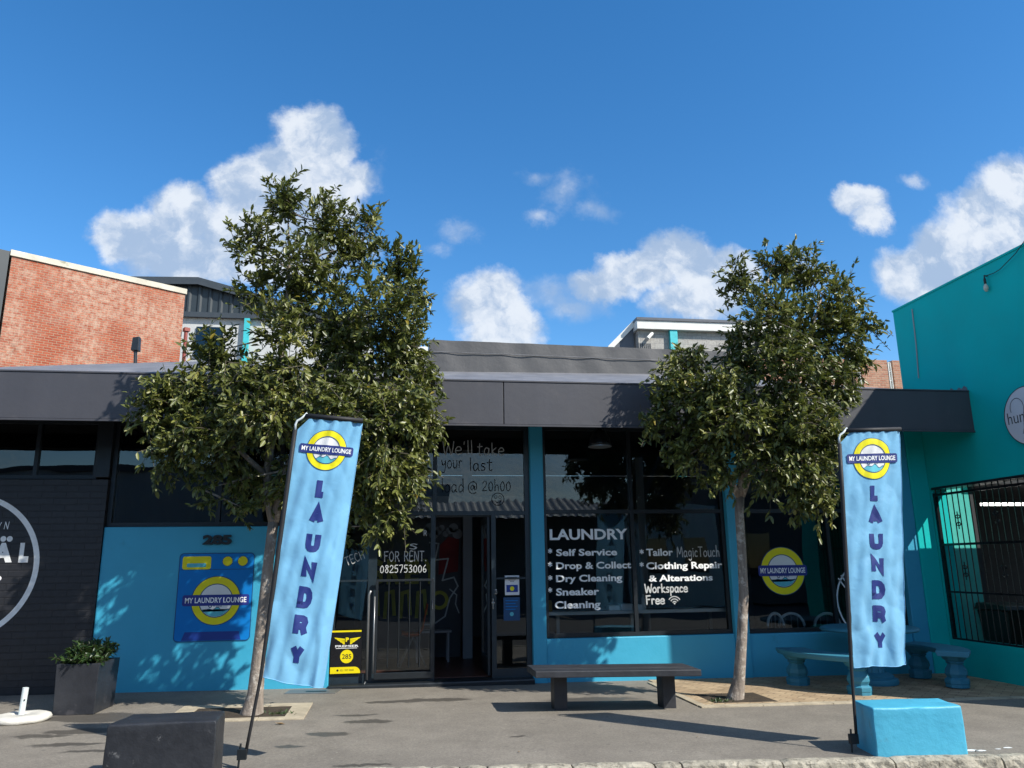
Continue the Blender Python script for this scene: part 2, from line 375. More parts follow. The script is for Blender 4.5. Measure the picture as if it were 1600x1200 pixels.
# ------------------------------------------------------------------ mesh helpers
class MB:
    def __init__(s): s.v = []; s.f = []; s.m = []
    def add(s, vs, fs, m=0):
        k = len(s.v); s.v += [tuple(map(float, q)) for q in vs]; s.f += [tuple(i+k for i in f) for f in fs]; s.m += [m]*len(fs); return s
    def poly(s, pts, m=0): return s.add(pts, [tuple(range(len(pts)))], m)
    def box(s, x0, x1, y0, y1, z0, z1, m=0):
        return s.hexa([(x0,y0,z0),(x1,y0,z0),(x1,y1,z0),(x0,y1,z0),(x0,y0,z1),(x1,y0,z1),(x1,y1,z1),(x0,y1,z1)], m)
    def hexa(s, c, m=0):
        return s.add(c, [(3,2,1,0),(4,5,6,7),(0,1,5,4),(1,2,6,5),(2,3,7,6),(3,0,4,7)], m)
    def tube(s, pts, r, n=8, m=0, caps=True):
        pts = [np.array(p, float) for p in pts]; N = len(pts)
        if not hasattr(r, '__len__'): r = [r]*N
        rings = []; prev = None
        for i in range(N):
            d = pts[min(i+1, N-1)]-pts[max(i-1, 0)]; d = d/(np.linalg.norm(d)+1e-9)
            if prev is None:
                a = np.array([0, 0, 1.0]) if abs(d[2]) < .9 else np.array([1.0, 0, 0])
                a = a-d*(a@d)
            else: a = prev-d*(prev@d)
            a /= np.linalg.norm(a)+1e-9; prev = a; b = np.cross(d, a)
            rings.append([pts[i]+r[i]*(math.cos(2*math.pi*k/n)*a+math.sin(2*math.pi*k/n)*b) for k in range(n)])
        vs = [q for R_ in rings for q in R_]; fs = []
        for i in range(N-1):
            for k in range(n):
                fs.append((i*n+k, i*n+(k+1) % n, (i+1)*n+(k+1) % n, (i+1)*n+k))
        if caps: fs += [tuple(range(n-1, -1, -1)), tuple((N-1)*n+k for k in range(n))]
        return s.add(vs, fs, m)
    def lathe(s, prof, c, n=24, m=0, sq=0.0):
        vs = []; fs = []
        for (r, z) in prof:
            for k in range(n):
                a = 2*math.pi*k/n+ (math.pi/n if n <= 8 else 0)
                vs.append((c[0]+r*math.cos(a), c[1]+r*math.sin(a), c[2]+z))
        for i in range(len(prof)-1):
            for k in range(n): fs.append((i*n+k, i*n+(k+1) % n, (i+1)*n+(k+1) % n, (i+1)*n+k))
        fs.append(tuple(range(n-1, -1, -1))); fs.append(tuple((len(prof)-1)*n+k for k in range(n)))
        return s.add(vs, fs, m)
    def build(s, name, mats, parent=None, smooth=False, bevel=0.0, seg=2, angle=40):
        me = bpy.data.meshes.new(name); me.from_pydata(s.v, [], s.f)
        if isinstance(mats, str): mats = [mats]
        for q in mats: me.materials.append(MATS[q])
        me.polygons.foreach_set('material_index', s.m)
        if smooth: me.shade_smooth()
        me.validate(); me.update()
        o = bpy.data.objects.new(name, me); COL.objects.link(o)
        if parent is not None: attach(o, parent)
        if bevel:
            b = o.modifiers.new('bevel', 'BEVEL'); b.width = bevel; b.segments = seg; b.limit_method = 'ANGLE'; b.angle_limit = rad(30)
        return o
def mworld(o):
    m = o.matrix_basis.copy()
    return (mworld(o.parent) @ o.matrix_parent_inverse @ m) if o.parent else m
def attach(o, parent):
    o.parent = parent; o.matrix_parent_inverse = mworld(parent).inverted()
def tag(o, label=None, cat=None, group=None, kind=None):
    if label: o['label'] = label
    if cat: o['category'] = cat
    if group: o['group'] = group
    if kind: o['kind'] = kind
    return o
def empty(name, loc, label=None, cat=None, group=None, rz=0.0):
    o = bpy.data.objects.new(name, None); COL.objects.link(o); o.location = loc; o.rotation_euler = (0, 0, rz)
    o.empty_display_size = .2
    return tag(o, label, cat, group)
def move_local(o, parent):
    """child mesh given in the parent's own axes"""
    o.parent = parent; return o

# flat shapes in 2D, later mapped on a surface
def text2d(s, size=1.0, bold=0.0, sx=1.0, align='CENTER', shear=0.0, space=1.0, res=3):
    cu = bpy.data.curves.new('t', 'FONT'); cu.body = s; cu.size = size; cu.align_x = align; cu.align_y = 'CENTER'
    cu.offset = bold; cu.shear = shear; cu.space_character = space; cu.resolution_u = res; cu.fill_mode = 'FRONT'
    o = bpy.data.objects.new('t', cu); COL.objects.link(o)
    dg = bpy.context.evaluated_depsgraph_get(); dg.update()
    me = bpy.data.meshes.new_from_object(o.evaluated_get(dg))
    vs = [(v.co.x*sx, v.co.y) for v in me.vertices]; fs = [tuple(p.vertices) for p in me.polygons]
    bpy.data.objects.remove(o); bpy.data.meshes.remove(me); bpy.data.curves.remove(cu)
    return vs, fs
def fit_text(s, x0, x1, y0, y1, bold=0.0, shear=0.0):
    """text scaled so that its ink fills the box"""
    vs, fs = text2d(s, 1.0, bold, shear=shear)
    a = np.array(vs); lo = a.min(0); hi = a.max(0)
    a = (a-lo)/(hi-lo)*np.array([x1-x0, y1-y0])+np.array([x0, y0])
    return [tuple(q) for q in a], fs
GL = {  # heavy grotesque capitals as pen skeletons on a unit box
 'L': (.78, ['0,1 0,0 1,0']), 'A': (1.0, ['0,0 .5,1 1,0', '.22,.30 .78,.30']), 'N': (.95, ['0,0 0,1 1,0 1,1']), 'Y': (.98, ['0,1 .5,.46 1,1', '.5,.5 .5,0']),
 'M': (1.15, ['0,0 0,1 .5,.15 1,1 1,0']), 'E': (.85, ['1,1 0,1 0,0 1,0', '0,.52 .9,.52']),
 'U': (.95, ['0,1 0,.30 .06,.13 .2,.03 .38,0 .62,0 .8,.03 .94,.13 1,.30 1,1']),
 'D': (.97, ['0,0 0,1 .5,1 .75,.95 .93,.78 1,.5 .93,.22 .75,.05 .5,0 0,0 0,.3']),
 'R': (.97, ['0,0 0,1 .6,1 .82,.94 .92,.76 .82,.56 .6,.49 0,.49', '.5,.49 .78,.40 .86,.22 1,0']),
 'O': (1.02, ['.5,1 .25,.95 .07,.76 0,.5 .07,.24 .25,.05 .5,0 .75,.05 .93,.24 1,.5 .93,.76 .75,.95 .5,1 .3,.965']),
 'G': (1.0, ['.95,.74 .75,.95 .5,1 .25,.95 .07,.76 0,.5 .07,.24 .25,.05 .5,0 .78,.05 .97,.22 .97,.44 .55,.44']), ' ': (.30, [])}
def ribbon2d(pts, w):
    P_ = [np.array(p, float) for p in pts]; n = len(P_); L_ = []; R_ = []
    for i in range(n):
        d0 = P_[i]-P_[i-1] if i else P_[1]-P_[0]; d1 = P_[i+1]-P_[i] if i < n-1 else d0
        d0 = d0/np.linalg.norm(d0); d1 = d1/np.linalg.norm(d1)
        n0 = np.array([-d0[1], d0[0]]); n1 = np.array([-d1[1], d1[0]]); q = n0+n1; q = q/(np.linalg.norm(q)+1e-9)
        k = min(w/2/max(.25, q@n0), w*1.0)
        L_.append(tuple(P_[i]+q*k)); R_.append(tuple(P_[i]-q*k))
    return L_+R_, [(i, n+i, n+i+1, i+1) for i in range(n-1)]
def caps(s, x0, x1, y0, y1, weight=.19, gap=.16):
    """bold capitals filling the box; weight is the pen width over the height"""
    H = y1-y0; w = weight*H
    adv = [GL[c][0]*.80 for c in s]; tot = sum(adv)+gap*(len(s)-1); k = (x1-x0)/tot; out = []; x = x0
    for c, a in zip(s, adv):
        gw = a*k
        for st in GL[c][1]:
            pts = [tuple(map(float, q.split(','))) for q in st.split(' ')]
            out.append(ribbon2d([(x+w/2+px*max(gw-w, .05*gw), y0+w/2+py*(H-w)) for px, py in pts], w))
        x += gw+gap*k
    return merge2d(*out)
def disc2d(cx, cy, r, n=48, ry=None):
    ry = ry or r
    return [(cx+r*math.cos(2*math.pi*k/n), cy+ry*math.sin(2*math.pi*k/n)) for k in range(n)], [tuple(range(n))]
def ring2d(cx, cy, r0, r1, n=48):
    vs = []; fs = []
    for k in range(n):
        a = 2*math.pi*k/n; vs += [(cx+r0*math.cos(a), cy+r0*math.sin(a)), (cx+r1*math.cos(a), cy+r1*math.sin(a))]
    for k in range(n):
        j = (k+1) % n; fs.append((2*k, 2*k+1, 2*j+1, 2*j))
    return vs, fs
def rrect2d(x0, x1, y0, y1, r, n=5):
    vs = []
    for (cx_, cy_, a0) in ((x1-r, y1-r, 0), (x0+r, y1-r, 90), (x0+r, y0+r, 180), (x1-r, y0+r, 270)):
        for k in range(n+1):
            a = rad(a0+90*k/n); vs.append((cx_+r*math.cos(a), cy_+r*math.sin(a)))
    return vs, [tuple(range(len(vs)))]
def poly2d(pts): return list(pts), [tuple(range(len(pts)))]
def stroke2d(pts, w):
    """ribbon along a polyline with round ends"""
    vs = []; fs = []
    P_ = [np.array(p, float) for p in pts]
    for i in range(len(P_)-1):
        a, b = P_[i], P_[i+1]; d = b-a; L = np.linalg.norm(d)
        if L < 1e-9: continue
        d /= L; n_ = np.array([-d[1], d[0]])*w/2; e = d*w*.35
        k = len(vs); vs += [tuple(a-e+n_), tuple(a-e-n_), tuple(b+e-n_), tuple(b+e+n_)]; fs.append((k, k+1, k+2, k+3))
    return vs, fs
def merge2d(*sh):
    vs = []; fs = []
    for v, f in sh:
        k = len(vs); vs += v; fs += [tuple(i+k for i in q) for q in f]
    return vs, fs
def shift2d(sh, dx, dy, s=1.0, rot=0.0):
    c, n = math.cos(rot), math.sin(rot)
    return [(dx+s*(x*c-y*n), dy+s*(x*n+y*c)) for x, y in sh[0]], sh[1]

def decal(name, shapes, mapper, parent=None, step=None, gap=.0015):
    """shapes: list of (shape2d, material, layer); mapper(x, y, offset) -> point"""
    mats = []; bm = bmesh.new()
    for (vs, fs), mt, layer in shapes:
        if mt not in mats: mats.append(mt)
        mi = mats.index(mt)
        b2 = bmesh.new(); bv = [b2.verts.new((x, y, 0)) for x, y in vs]
        for f in fs:
            try: b2.faces.new([bv[i] for i in f])
            except ValueError: pass
        if step:
            xs = [v[0] for v in vs]; ys = [v[1] for v in vs]
            for ax, lo, hi in ((0, min(xs), max(xs)), (1, min(ys), max(ys))):
                q = math.ceil(lo/step)*step
                while q < hi:
                    co = (q, 0, 0) if ax == 0 else (0, q, 0); no = (1, 0, 0) if ax == 0 else (0, 1, 0)
                    bmesh.ops.bisect_plane(b2, geom=b2.verts[:]+b2.edges[:]+b2.faces[:], plane_co=co, plane_no=no, dist=1e-6)
                    q += step
        idx = {}; b2.verts.ensure_lookup_table(); comp = {}; nc = 0
        for v in b2.verts:                       # each pen stroke a hair in front of the last
            if v in comp: continue
            st_ = [v]; comp[v] = nc
            while st_:
                q = st_.pop()
                for e in q.link_edges:
                    o2 = e.other_vert(q)
                    if o2 not in comp: comp[o2] = nc; st_.append(o2)
            nc += 1
        for v in b2.verts: idx[v] = bm.verts.new(mapper(v.co.x, v.co.y, gap*(layer+1)+min(gap, .0015)*.6*((comp[v] % 9)/9)))
        for f in b2.faces:
            try:
                nf = bm.faces.new([idx[v] for v in f.verts]); nf.material_index = mi
            except ValueError: pass
        b2.free()
    me = bpy.data.meshes.new(name); bm.to_mesh(me); bm.free()
    for q in mats: me.materials.append(MATS[q])
    o = bpy.data.objects.new(name, me); COL.objects.link(o)
    if parent is not None: attach(o, parent)
    return o
def wall_map(x0, z0, Y):
    return lambda x, y, g: (x0+x, Y-g, z0+y)

def logo_shapes(cx, cy, R, bw=1.42, cloth=False, outline=True, textm='letter_white', white='sign_white'):
    """round washing logo: yellow ring, white porthole, water, bubbles, navy bar with the name"""
    bar = 'navy_cloth' if cloth else 'navy'
    S = []
    if outline: S.append((ring2d(cx, cy, R*.975, R*1.02), 'machine_line', 0))
    S.append((ring2d(cx, cy, R*.70, R*.985), 'yellow', 1))
    S.append((disc2d(cx, cy, R*.70), white, 0))
    S.append((ring2d(cx, cy, R*.665, R*.70), 'machine_line', 2))
    w = []
    for k in range(25):
        t_ = -1+2*k/24; w.append((cx+t_*R*.56, cy-R*(.36-.05*math.sin(t_*9)-.05*math.cos(t_*4.2))))
    a0 = math.atan2(-.36, .56)
    for k in range(13):
        a = -rad(33)-(math.pi-2*rad(33))*k/12; w.append((cx+R*.655*math.cos(a), cy+R*.655*math.sin(a)))
    S.append((poly2d(w), 'wave_blue', 1)); S.append((stroke2d(w[:25], R*.02), 'machine_line', 2))
    for bx, by, br in ((-.22, -.22, .075), (-.06, -.2, .04), (.10, -.24, .055), (.22, -.23, .035)):
        S.append((ring2d(cx+bx*R, cy+by*R, br*R*.6, br*R, 16), 'machine_line', 2))
    S.append((rrect2d(cx-R*bw, cx+R*bw, cy-R*.21, cy+R*.24, R*.09), bar, 3))
    S.append((fit_text('MY LAUNDRY LOUNGE', cx-R*bw*.92, cx+R*bw*.92, cy-R*.095, cy+R*.13, .022), textm, 4))
    return S

# handwritten letters as pen strokes on a 1-high grid (baseline 0, capitals 1, small letters .6)
HAND = {
 'W': (.9, ['0,1 .2,0 .45,.7 .7,0 .9,1']), 'e': (.5, ['0,.3 .45,.34 .4,.55 .2,.6 .02,.4 .05,.1 .25,0 .5,.1']), "'": (.2, ['.1,1 .06,.8']), 'l': (.15, ['.05,1.1 .08,0']),
 't': (.45, ['.2,.95 .18,.1 .3,0 .4,.06', '0,.66 .42,.7']), 'a': (.52, ['.42,.5 .2,.6 .02,.35 .08,.05 .25,.02 .42,.3 .43,.55 .42,.1 .52,0']), 'k': (.5, ['.05,1 .07,0', '.42,.6 .08,.28 .48,0']),
 'y': (.5, ['0,.6 .08,.3 .3,.25 .45,.6', '.45,.6 .38,-.2 .2,-.4 .02,-.3']), 'o': (.5, ['.25,.6 .03,.4 .06,.1 .25,0 .45,.15 .43,.45 .25,.6']), 'u': (.5, ['.02,.6 .06,.1 .25,0 .42,.2 .44,.6 .46,0']),
 'r': (.4, ['.05,.6 .06,0', '.06,.4 .2,.6 .36,.54']), 's': (.4, ['.36,.56 .15,.6 .06,.42 .32,.24 .28,.03 .02,.04']), 'd': (.5, ['.42,.45 .2,.58 .03,.3 .12,.02 .34,.08 .44,.3', '.42,1.05 .46,0']),
 '@': (.8, ['.55,.5 .35,.55 .25,.3 .4,.2 .55,.5 .6,.2 .75,.3 .72,.7 .4,.85 .08,.6 .1,.1 .4,-.12 .7,-.02']), '2': (.5, ['.03,.75 .2,.95 .42,.8 .35,.5 .02,.03 .48,.04']), '0': (.5, ['.25,.9 .04,.6 .08,.12 .25,0 .42,.2 .43,.65 .25,.9']),
 'h': (.5, ['.05,1.15 .07,0', '.07,.35 .25,.58 .4,.45 .42,0']), 'F': (.55, ['.05,1 .08,0', '.02,.98 .52,1', '.06,.55 .42,.56']), 'O': (.65, ['.3,1 .05,.7 .06,.25 .3,0 .55,.25 .56,.7 .3,1']),
 'R': (.6, ['.05,1 .07,0', '.05,.98 .4,.95 .48,.72 .35,.52 .08,.5', '.25,.5 .56,0']), 'E': (.5, ['.48,1 .05,.98 .06,.02 .48,.03', '.06,.52 .4,.53']), 'N': (.6, ['.05,0 .06,1 .52,.03 .54,1']), 'T': (.6, ['.28,1 .29,0', '0,1 .58,.99']),
 '.': (.2, ['.08,.06 .1,.0']), '8': (.5, ['.4,.85 .22,.95 .08,.8 .4,.35 .36,.08 .2,0 .06,.15 .12,.4 .4,.7 .4,.85']), '5': (.5, ['.44,.95 .1,.93 .08,.55 .35,.55 .44,.3 .3,.03 .04,.06']), '7': (.5, ['.03,.93 .45,.93 .18,0']), '3': (.5, ['.05,.88 .3,.95 .4,.75 .18,.52 .42,.35 .35,.06 .04,.05']),
 '6': (.5, ['.36,.95 .1,.6 .05,.2 .22,0 .42,.15 .36,.42 .08,.35']), 'M': (.85, ['.03,0 .12,1 .4,.3 .7,1 .8,0']), 'g': (.5, ['.42,.5 .2,.6 .04,.35 .15,.08 .38,.2 .43,.55 .42,-.2 .22,-.38 .04,-.25']), 'i': (.15, ['.06,.6 .08,0', '.05,.8 .07,.84']),
 'c': (.42, ['.38,.5 .2,.6 .03,.35 .1,.04 .38,.06']), 'p': (.5, ['.05,.6 .07,-.4', '.06,.5 .3,.62 .45,.35 .3,.03 .08,.1']), 'C': (.6, ['.52,.85 .3,1 .05,.6 .12,.12 .35,0 .54,.12']), 'L': (.5, ['.05,1 .06,.02 .48,.03']), 'H': (.6, ['.05,1 .06,0', '.52,1 .53,0', '.06,.5 .52,.52']), 'S': (.5, ['.46,.9 .25,1 .08,.78 .42,.35 .3,.02 .03,.1']), 'P': (.55, ['.06,1 .07,0', '.06,.98 .42,.95 .46,.65 .1,.5']), 'A': (.6, ['.02,0 .28,1 .54,0', '.12,.38 .44,.38']), 'I': (.2, ['.08,1 .09,0']), ' ': (.35, [])}
def hand(s, x, y, h, w, gap=.14):
    out = []; cx_ = 0
    for ch in s:
        wd, st = HAND[ch]
        for k in st:
            pts = [tuple(map(float, q.split(','))) for q in k.split(' ')]
            if len(pts) > 2:            # round the pen line off
                dense = []
                for i in range(len(pts)-1):
                    p0 = pts[max(i-1, 0)]; p1 = pts[i]; p2 = pts[i+1]; p3 = pts[min(i+2, len(pts)-1)]
                    for q in range(4):
                        t_ = q/4
                        dense.append(tuple(.5*(2*p1[a]+(p2[a]-p0[a])*t_+(2*p0[a]-5*p1[a]+4*p2[a]-p3[a])*t_**2+(3*p1[a]-p0[a]-3*p2[a]+p3[a])*t_**3) for a in (0, 1)))
                pts = dense+[pts[-1]]
            out.append(stroke2d([(x+(cx_+a)*h, y+b*h) for a, b in pts], w))
        cx_ += wd+gap
    return merge2d(*out), cx_*h
def hand_fit(s, x0, x1, y, h, w):
    sh, L = hand(s, 0, 0, h, w)
    k = (x1-x0)/L
    return [(x0+a*k, y+b) for a, b in sh[0]], sh[1]

# ================================================================== SETTING
YF, YC = 11.176, 9.976            # shop front plane, canopy front plane
TX = 8.35                         # plane of the teal side wall
def kerb_y(x): return 6.77-.0665*(x-.16)
def ground():
    m = MB()
    xs = np.linspace(-40, 40, 41); ys = [0, 12]
    # pavement sheet from the kerb to the buildings and beyond
    for i in range(len(xs)-1):
        a, b = xs[i], xs[i+1]
        m.poly([(a, kerb_y(a), gz(a)), (b, kerb_y(b), gz(b)), (b, 20, gz(b)), (a, 20, gz(a))])
    tag(m.build('pavement', 'pavement_asphalt'), kind='structure')
    g = MB(); g.poly([(-600, -600, -1.2), (600, -600, -1.2), (600, 600, -1.2), (-600, 600, -1.2)])
    tag(g.build('ground', 'road_asphalt'), kind='structure')
    r = MB()
    for i in range(len(xs)-1):
        a, b = xs[i], xs[i+1]
        r.poly([(a, -14, gz(a)-.14), (b, -14, gz(b)-.14), (b, kerb_y(b)-.1, gz(b)-.14), (a, kerb_y(a)-.1, gz(a)-.14)])
    tag(r.build('road', 'road_asphalt'), kind='structure')
    # granite kerb stones
    k = MB(); x = -7.0; rr = random.Random(3)
    while x < 10:
        L = rr.uniform(.55, 1.0) if rr.random() < .75 else .22
        n = max(2, int(L/.06)); g0 = .008; ya = lambda q: kerb_y(q)
        top = []; fr = []
        for side in (0, 1, 2):
            pass
        xs2 = np.linspace(x+g0, x+L-g0, n+1)
        rows = []
        for j, q in enumerate(xs2):
            e = .012 if j in (0, n) else 0
            jit = lambda s_=.006: rr.uniform(-s_, s_)
            rows.append([(q, ya(q), gz(q)-.05), (q, ya(q)-.002, gz(q)+.012-e+jit(.003)), (q, ya(q)-.05, gz(q)+.02-e+jit()), (q, ya(q)-.10+jit(.004), gz(q)+.016-e+jit()),
                         (q, ya(q)-.125+jit(), gz(q)-.004-e+jit()), (q, ya(q)-.135+jit(.008), gz(q)-.06+jit()), (q, ya(q)-.14+jit(), gz(q)-.16)])
        vs = [p for r_ in rows for p in r_]; fs = []
        for j in range(n):
            for c_ in range(6): a = j*7+c_; fs.append((a, a+1, a+8, a+7))
        fs += [tuple(range(7)), tuple(n*7+c_ for c_ in range(6, -1, -1))]
        k.add(vs, fs); x += L
    tag(k.build('kerb', 'granite_kerb', smooth=False), kind='structure')
    # brick paved corner on the right, with its pale stone edging and the tree pit
    def onz(x, y, d): return (x, y, gz(x)+d)
    pv = MB()
    def rect(m, x0, x1, y0, y1, d, mi=0):
        m.poly([onz(x0, y0, d), onz(x1, y0, d), onz(x1, y1, d), onz(x0, y1, d)], mi)
    px0, px1 = 3.76, 4.56; py0, py1 = 9.20, 9.88
    yF0 = lambda x: 8.96+.03*(x-3.5)
    for (x0, x1, y0, y1) in ((3.60, px0, 9.08, YF), (px1, TX, 9.08, YF), (px0, px1, py1, YF), (px0, px1, 9.08, py0)):
        rect(pv, x0, x1, y0, y1, .008)
    tag(pv.build('paving', 'paving_brick'), kind='structure')
    ed = MB(); x = 3.5; rr = random.Random(5)
    while x < TX:
        L = min(rr.uniform(.5, .9), TX-x)
        c = [(x+.003, 8.96), (x+L-.003, 8.96), (x+L-.003, 9.075), (x+.003, 9.075)]
        ed.hexa([onz(a, b, -.05) for a, b in c]+[onz(a, b, .014+rr.uniform(0, .004)) for a, b in c]); x += L
    y = 9.085
    while y < 10.9:
        L = min(rr.uniform(.5, .8), 10.9-y)
        c = [(3.5, y), (3.595, y), (3.595, y+L-.005), (3.5, y+L-.005)]
        ed.hexa([onz(a, b, -.05) for a, b in c]+[onz(a, b, .014+rr.uniform(0, .004)) for a, b in c]); y += L
    # left tree pit surround
    lx0, lx1, ly0, ly1 = -2.35, -.90, 8.98, 9.95
    for (x0, x1, y0, y1) in ((lx0, lx1, ly0, ly0+.13), (lx0, lx1, ly1-.17, ly1), (lx1-.22, lx1, ly0+.135, ly1-.175), (lx0, lx0+.2, ly0+.135, ly1-.175)):
        n = 3 if x1-x0 > 1 else 1
        for j in range(n):
            a0 = x0+(x1-x0)*j/n; a1 = x0+(x1-x0)*(j+1)/n-.006
            c = [(a0, y0), (a1, y0), (a1, y1), (a0, y1)]
            ed.hexa([onz(a, b, -.05) for a, b in c]+[onz(a, b, .012+rr.uniform(0, .004)) for a, b in c])
    tag(ed.build('paving_edge', 'stone_edge', bevel=.004), kind='structure')
    so_ = MB()
    def pit(x0, x1, y0, y1):
        N = 10
        vs = []; fs = []
        for i in range(N+1):
            for j in range(N+1):
                xx = x0+(x1-x0)*i/N; yy = y0+(y1-y0)*j/N; e = 0 if i in (0, N) or j in (0, N) else rr.uniform(-.012, .018)
                vs.append(onz(xx, yy, .0035+.004+e*.4+(.004 if 0 < i < N and 0 < j < N else 0)))
        for i in range(N):
            for j in range(N): a = i*(N+1)+j; fs.append((a, a+N+1, a+N+2, a+1))
        so_.add(vs, fs)
    pit(px0, px1, py0, py1); pit(lx0+.2, lx1-.22, ly0+.13, ly1-.17)
    tag(so_.build('soil', 'soil', smooth=True), kind='structure')
    # chips of white road paint lying on the asphalt
    wp = MB()
    for (x, y, s_) in ((5.02, 6.62, .05), (5.10, 6.60, .035), (5.42, 6.66, .03), (5.3, 6.63, .02)):
        n = 7; wp.poly([onz(x+s_*1.7*math.cos(6.28*k/n)*rr.uniform(.6, 1.1), y+s_*math.sin(6.28*k/n)*rr.uniform(.6, 1.1), .004) for k in range(n)])
    tag(wp.build('paint_marks', 'paint_white'), kind='structure')
ground()

# ================================================================== MAIN SHOP BUILDING
shop = empty('laundry_shop', (2.0, YF, 0), 'single storey laundry shop with blue painted front, big windows and a charcoal canopy', 'shop')
ZH = 3.62
def shop_shell():
    m = MB()
    # blue wall left with address number; low walls under the windows
    for bb in ((-3.84, -.83, YF, YF+.22, gz(-3.8)-.1, 2.165), (2.15, 4.95, YF, YF+.22, -.15, .575), (5.17, 7.78, YF, YF+.22, -.18, .565)):
        m = MB(); m.box(*bb); m.build('wall', 'blue_paint', shop, bevel=.012)
    for (x0, x1, mt) in ((1.955, 2.15, 'blue_paint'), (4.95, 5.17, 'blue_paint'), (7.78, 8.04, 'blue_paint')):
        b = MB(); b.box(x0, x1, YF-.04, YF+.22, gz(x0)-.08, ZH); b.build('pilaster', mt, shop, bevel=.012)
    b = MB(); b.box(8.04, TX-.002, YF-.06, YF+.24, -.2, ZH+.0); b.build('pilaster', 'teal_paint', shop, bevel=.012)
    # dark column between this shop and the black one
    b = MB(); b.box(-4.03, -3.845, YF-.012, YF+.25, 2.83, ZH); b.build('corner_post', 'black_frame', shop, bevel=.006)
    # black step under the entrance
    b = MB(); b.box(-.83, 1.955, YF-.14, YF+.25, -.12, .075); b.build('doorstep', 'black_frame', shop, bevel=.02)
    # canopy
    f = MB()
    for (x0, x1) in ((-14, 1.405), (1.415, TX-.002)):
        f.box(x0, x1, YC, YC+.10, 3.415, 3.995)
    fo = f.build('fascia', 'charcoal', shop, bevel=.006)
    l = MB(); l.box(-14, TX-.002, YC-.012, YC+.02, 3.39, 3.413); l.build('drip_edge', 'charcoal', shop)
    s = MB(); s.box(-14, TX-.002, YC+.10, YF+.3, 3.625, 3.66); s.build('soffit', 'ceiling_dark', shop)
    cap = MB(); cap.box(-14, TX-.002, YC-.01, YC+.14, 3.997, 4.015); cap.build('fascia_cap', 'charcoal', shop)
    # sloping canopy roof up to the upstand
    r = MB(); top = []; bot = []
    YR = 14.18
    for px, py in ((-900, 572), (-300, 573), (0, 573.5), (160, 568.5), (320, 564), (500, 571), (672, 580), (840, 582), (1010, 584), (1200, 594), (1300, 602), (1400, 607.5), (1470, 611)):
        q = P(px, py, YR); top.append(tuple(q))
    bots = [(-14, YC+.05, 4.013)]+[(q[0]*.72+.0, YC+.05, 4.013) for q in top[1:-1]]+[(TX-.01, YC+.05, 4.013)]
    top[0] = (-18, YR, top[0][2]); top[-1] = (TX-.01, YR, 4.9)
    rows = 8; vs = []
    rr = random.Random(4)
    for j in range(rows+1):
        for a, b_ in zip(bots, top): vs.append(tuple(np.array(a)*(1-j/rows)+np.array(b_)*j/rows))
    N = len(bots); fs = [(j*N+i, j*N+i+1, (j+1)*N+i+1, (j+1)*N+i) for j in range(rows) for i in range(N-1)]
    r.add(vs, fs); r.build('roof', 'roof_grey', shop)
    # dark membrane upstand
    u = MB(); cols = 60
    a0 = P(671, 533, 14.2); a1 = P(1010, 546.5, 14.2); dirx = (a1-a0)/np.linalg.norm(a1-a0)
    x0, x1 = a0[0], 6.9
    vs = []; zt = lambda x: a0[2]+(x-a0[0])*(a1[2]-a0[2])/(a1[0]-a0[0]); 
    nz = 8
    for i in range(cols+1):
        x = x0+(x1-x0)*i/cols
        for j in range(nz+1):
            z = 4.95+(zt(x)-4.95)*j/nz
            vs.append((x, 14.1+.012*math.sin(i*.9+j*.5)*math.sin(i*.23+1), z))
    fs = [(i*(nz+1)+j, (i+1)*(nz+1)+j, (i+1)*(nz+1)+j+1, i*(nz+1)+j+1) for i in range(cols) for j in range(nz)]
    u.add(vs, fs)
    u.hexa([(x0, 14.14, 4.9), (x1, 14.14, 4.9), (x1, 18.5, 4.9), (x0, 18.5, 4.9), (x0, 14.14, zt(x0)-.01), (x1, 14.14, zt(x1)-.01), (x1, 18.5, zt(x1)-.01), (x0, 18.5, zt(x0)-.01)])
    uo = u.build('roof_upstand', 'membrane', shop, smooth=True); uo.data.set_sharp_from_angle(angle=rad(40))
    sm = MB(); sm.tube([(x, 14.075, zt(x)-.24) for x in np.linspace(x0, x1, 30)], .008, 5); sm.build('membrane_seam', 'roof_grey', shop)
    # interior room
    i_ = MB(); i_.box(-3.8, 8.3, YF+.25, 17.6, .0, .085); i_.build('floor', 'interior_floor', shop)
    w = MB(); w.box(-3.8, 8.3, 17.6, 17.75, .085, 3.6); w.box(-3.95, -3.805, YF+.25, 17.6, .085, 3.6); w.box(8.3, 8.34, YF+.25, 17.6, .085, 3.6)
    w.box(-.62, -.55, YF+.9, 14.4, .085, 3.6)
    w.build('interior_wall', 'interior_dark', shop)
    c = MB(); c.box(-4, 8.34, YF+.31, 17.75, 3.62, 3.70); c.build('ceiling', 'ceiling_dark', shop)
    for nm, bb in (('interior_pillar', (1.18, 1.34, 13.55, 13.7, .085, 3.6)), ('bulkhead', (-.55, 2.4, 13.56, 13.68, 2.42, 2.78)), ('interior_pillar', (4.6, 4.75, 14.4, 14.6, .085, 3.6))):
        p = MB(); p.box(*bb); p.build(nm, 'interior_pillar', shop)
    # partition with the painted lettering
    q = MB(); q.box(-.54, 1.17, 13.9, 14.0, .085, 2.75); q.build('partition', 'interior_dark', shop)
    sh = []
    mp = wall_map(0, 0, 13.9)
    def at(px, py): 
        p_ = P(px, py, 13.9); return p_[0], p_[2]
    xa, za = at(592, 968); xb, zb = at(688, 905)
    for i, ch in enumerate('GREY'):
        w_ = .24; x = -.42+.31*i
        sh.append((fit_text(ch, x, x+w_, 1.30, 1.72, .05), 'mural_yellow', 1))
        sh.append((fit_text(ch, x-.02, x+w_+.03, 1.26, 1.74, .09), 'ink', 0))
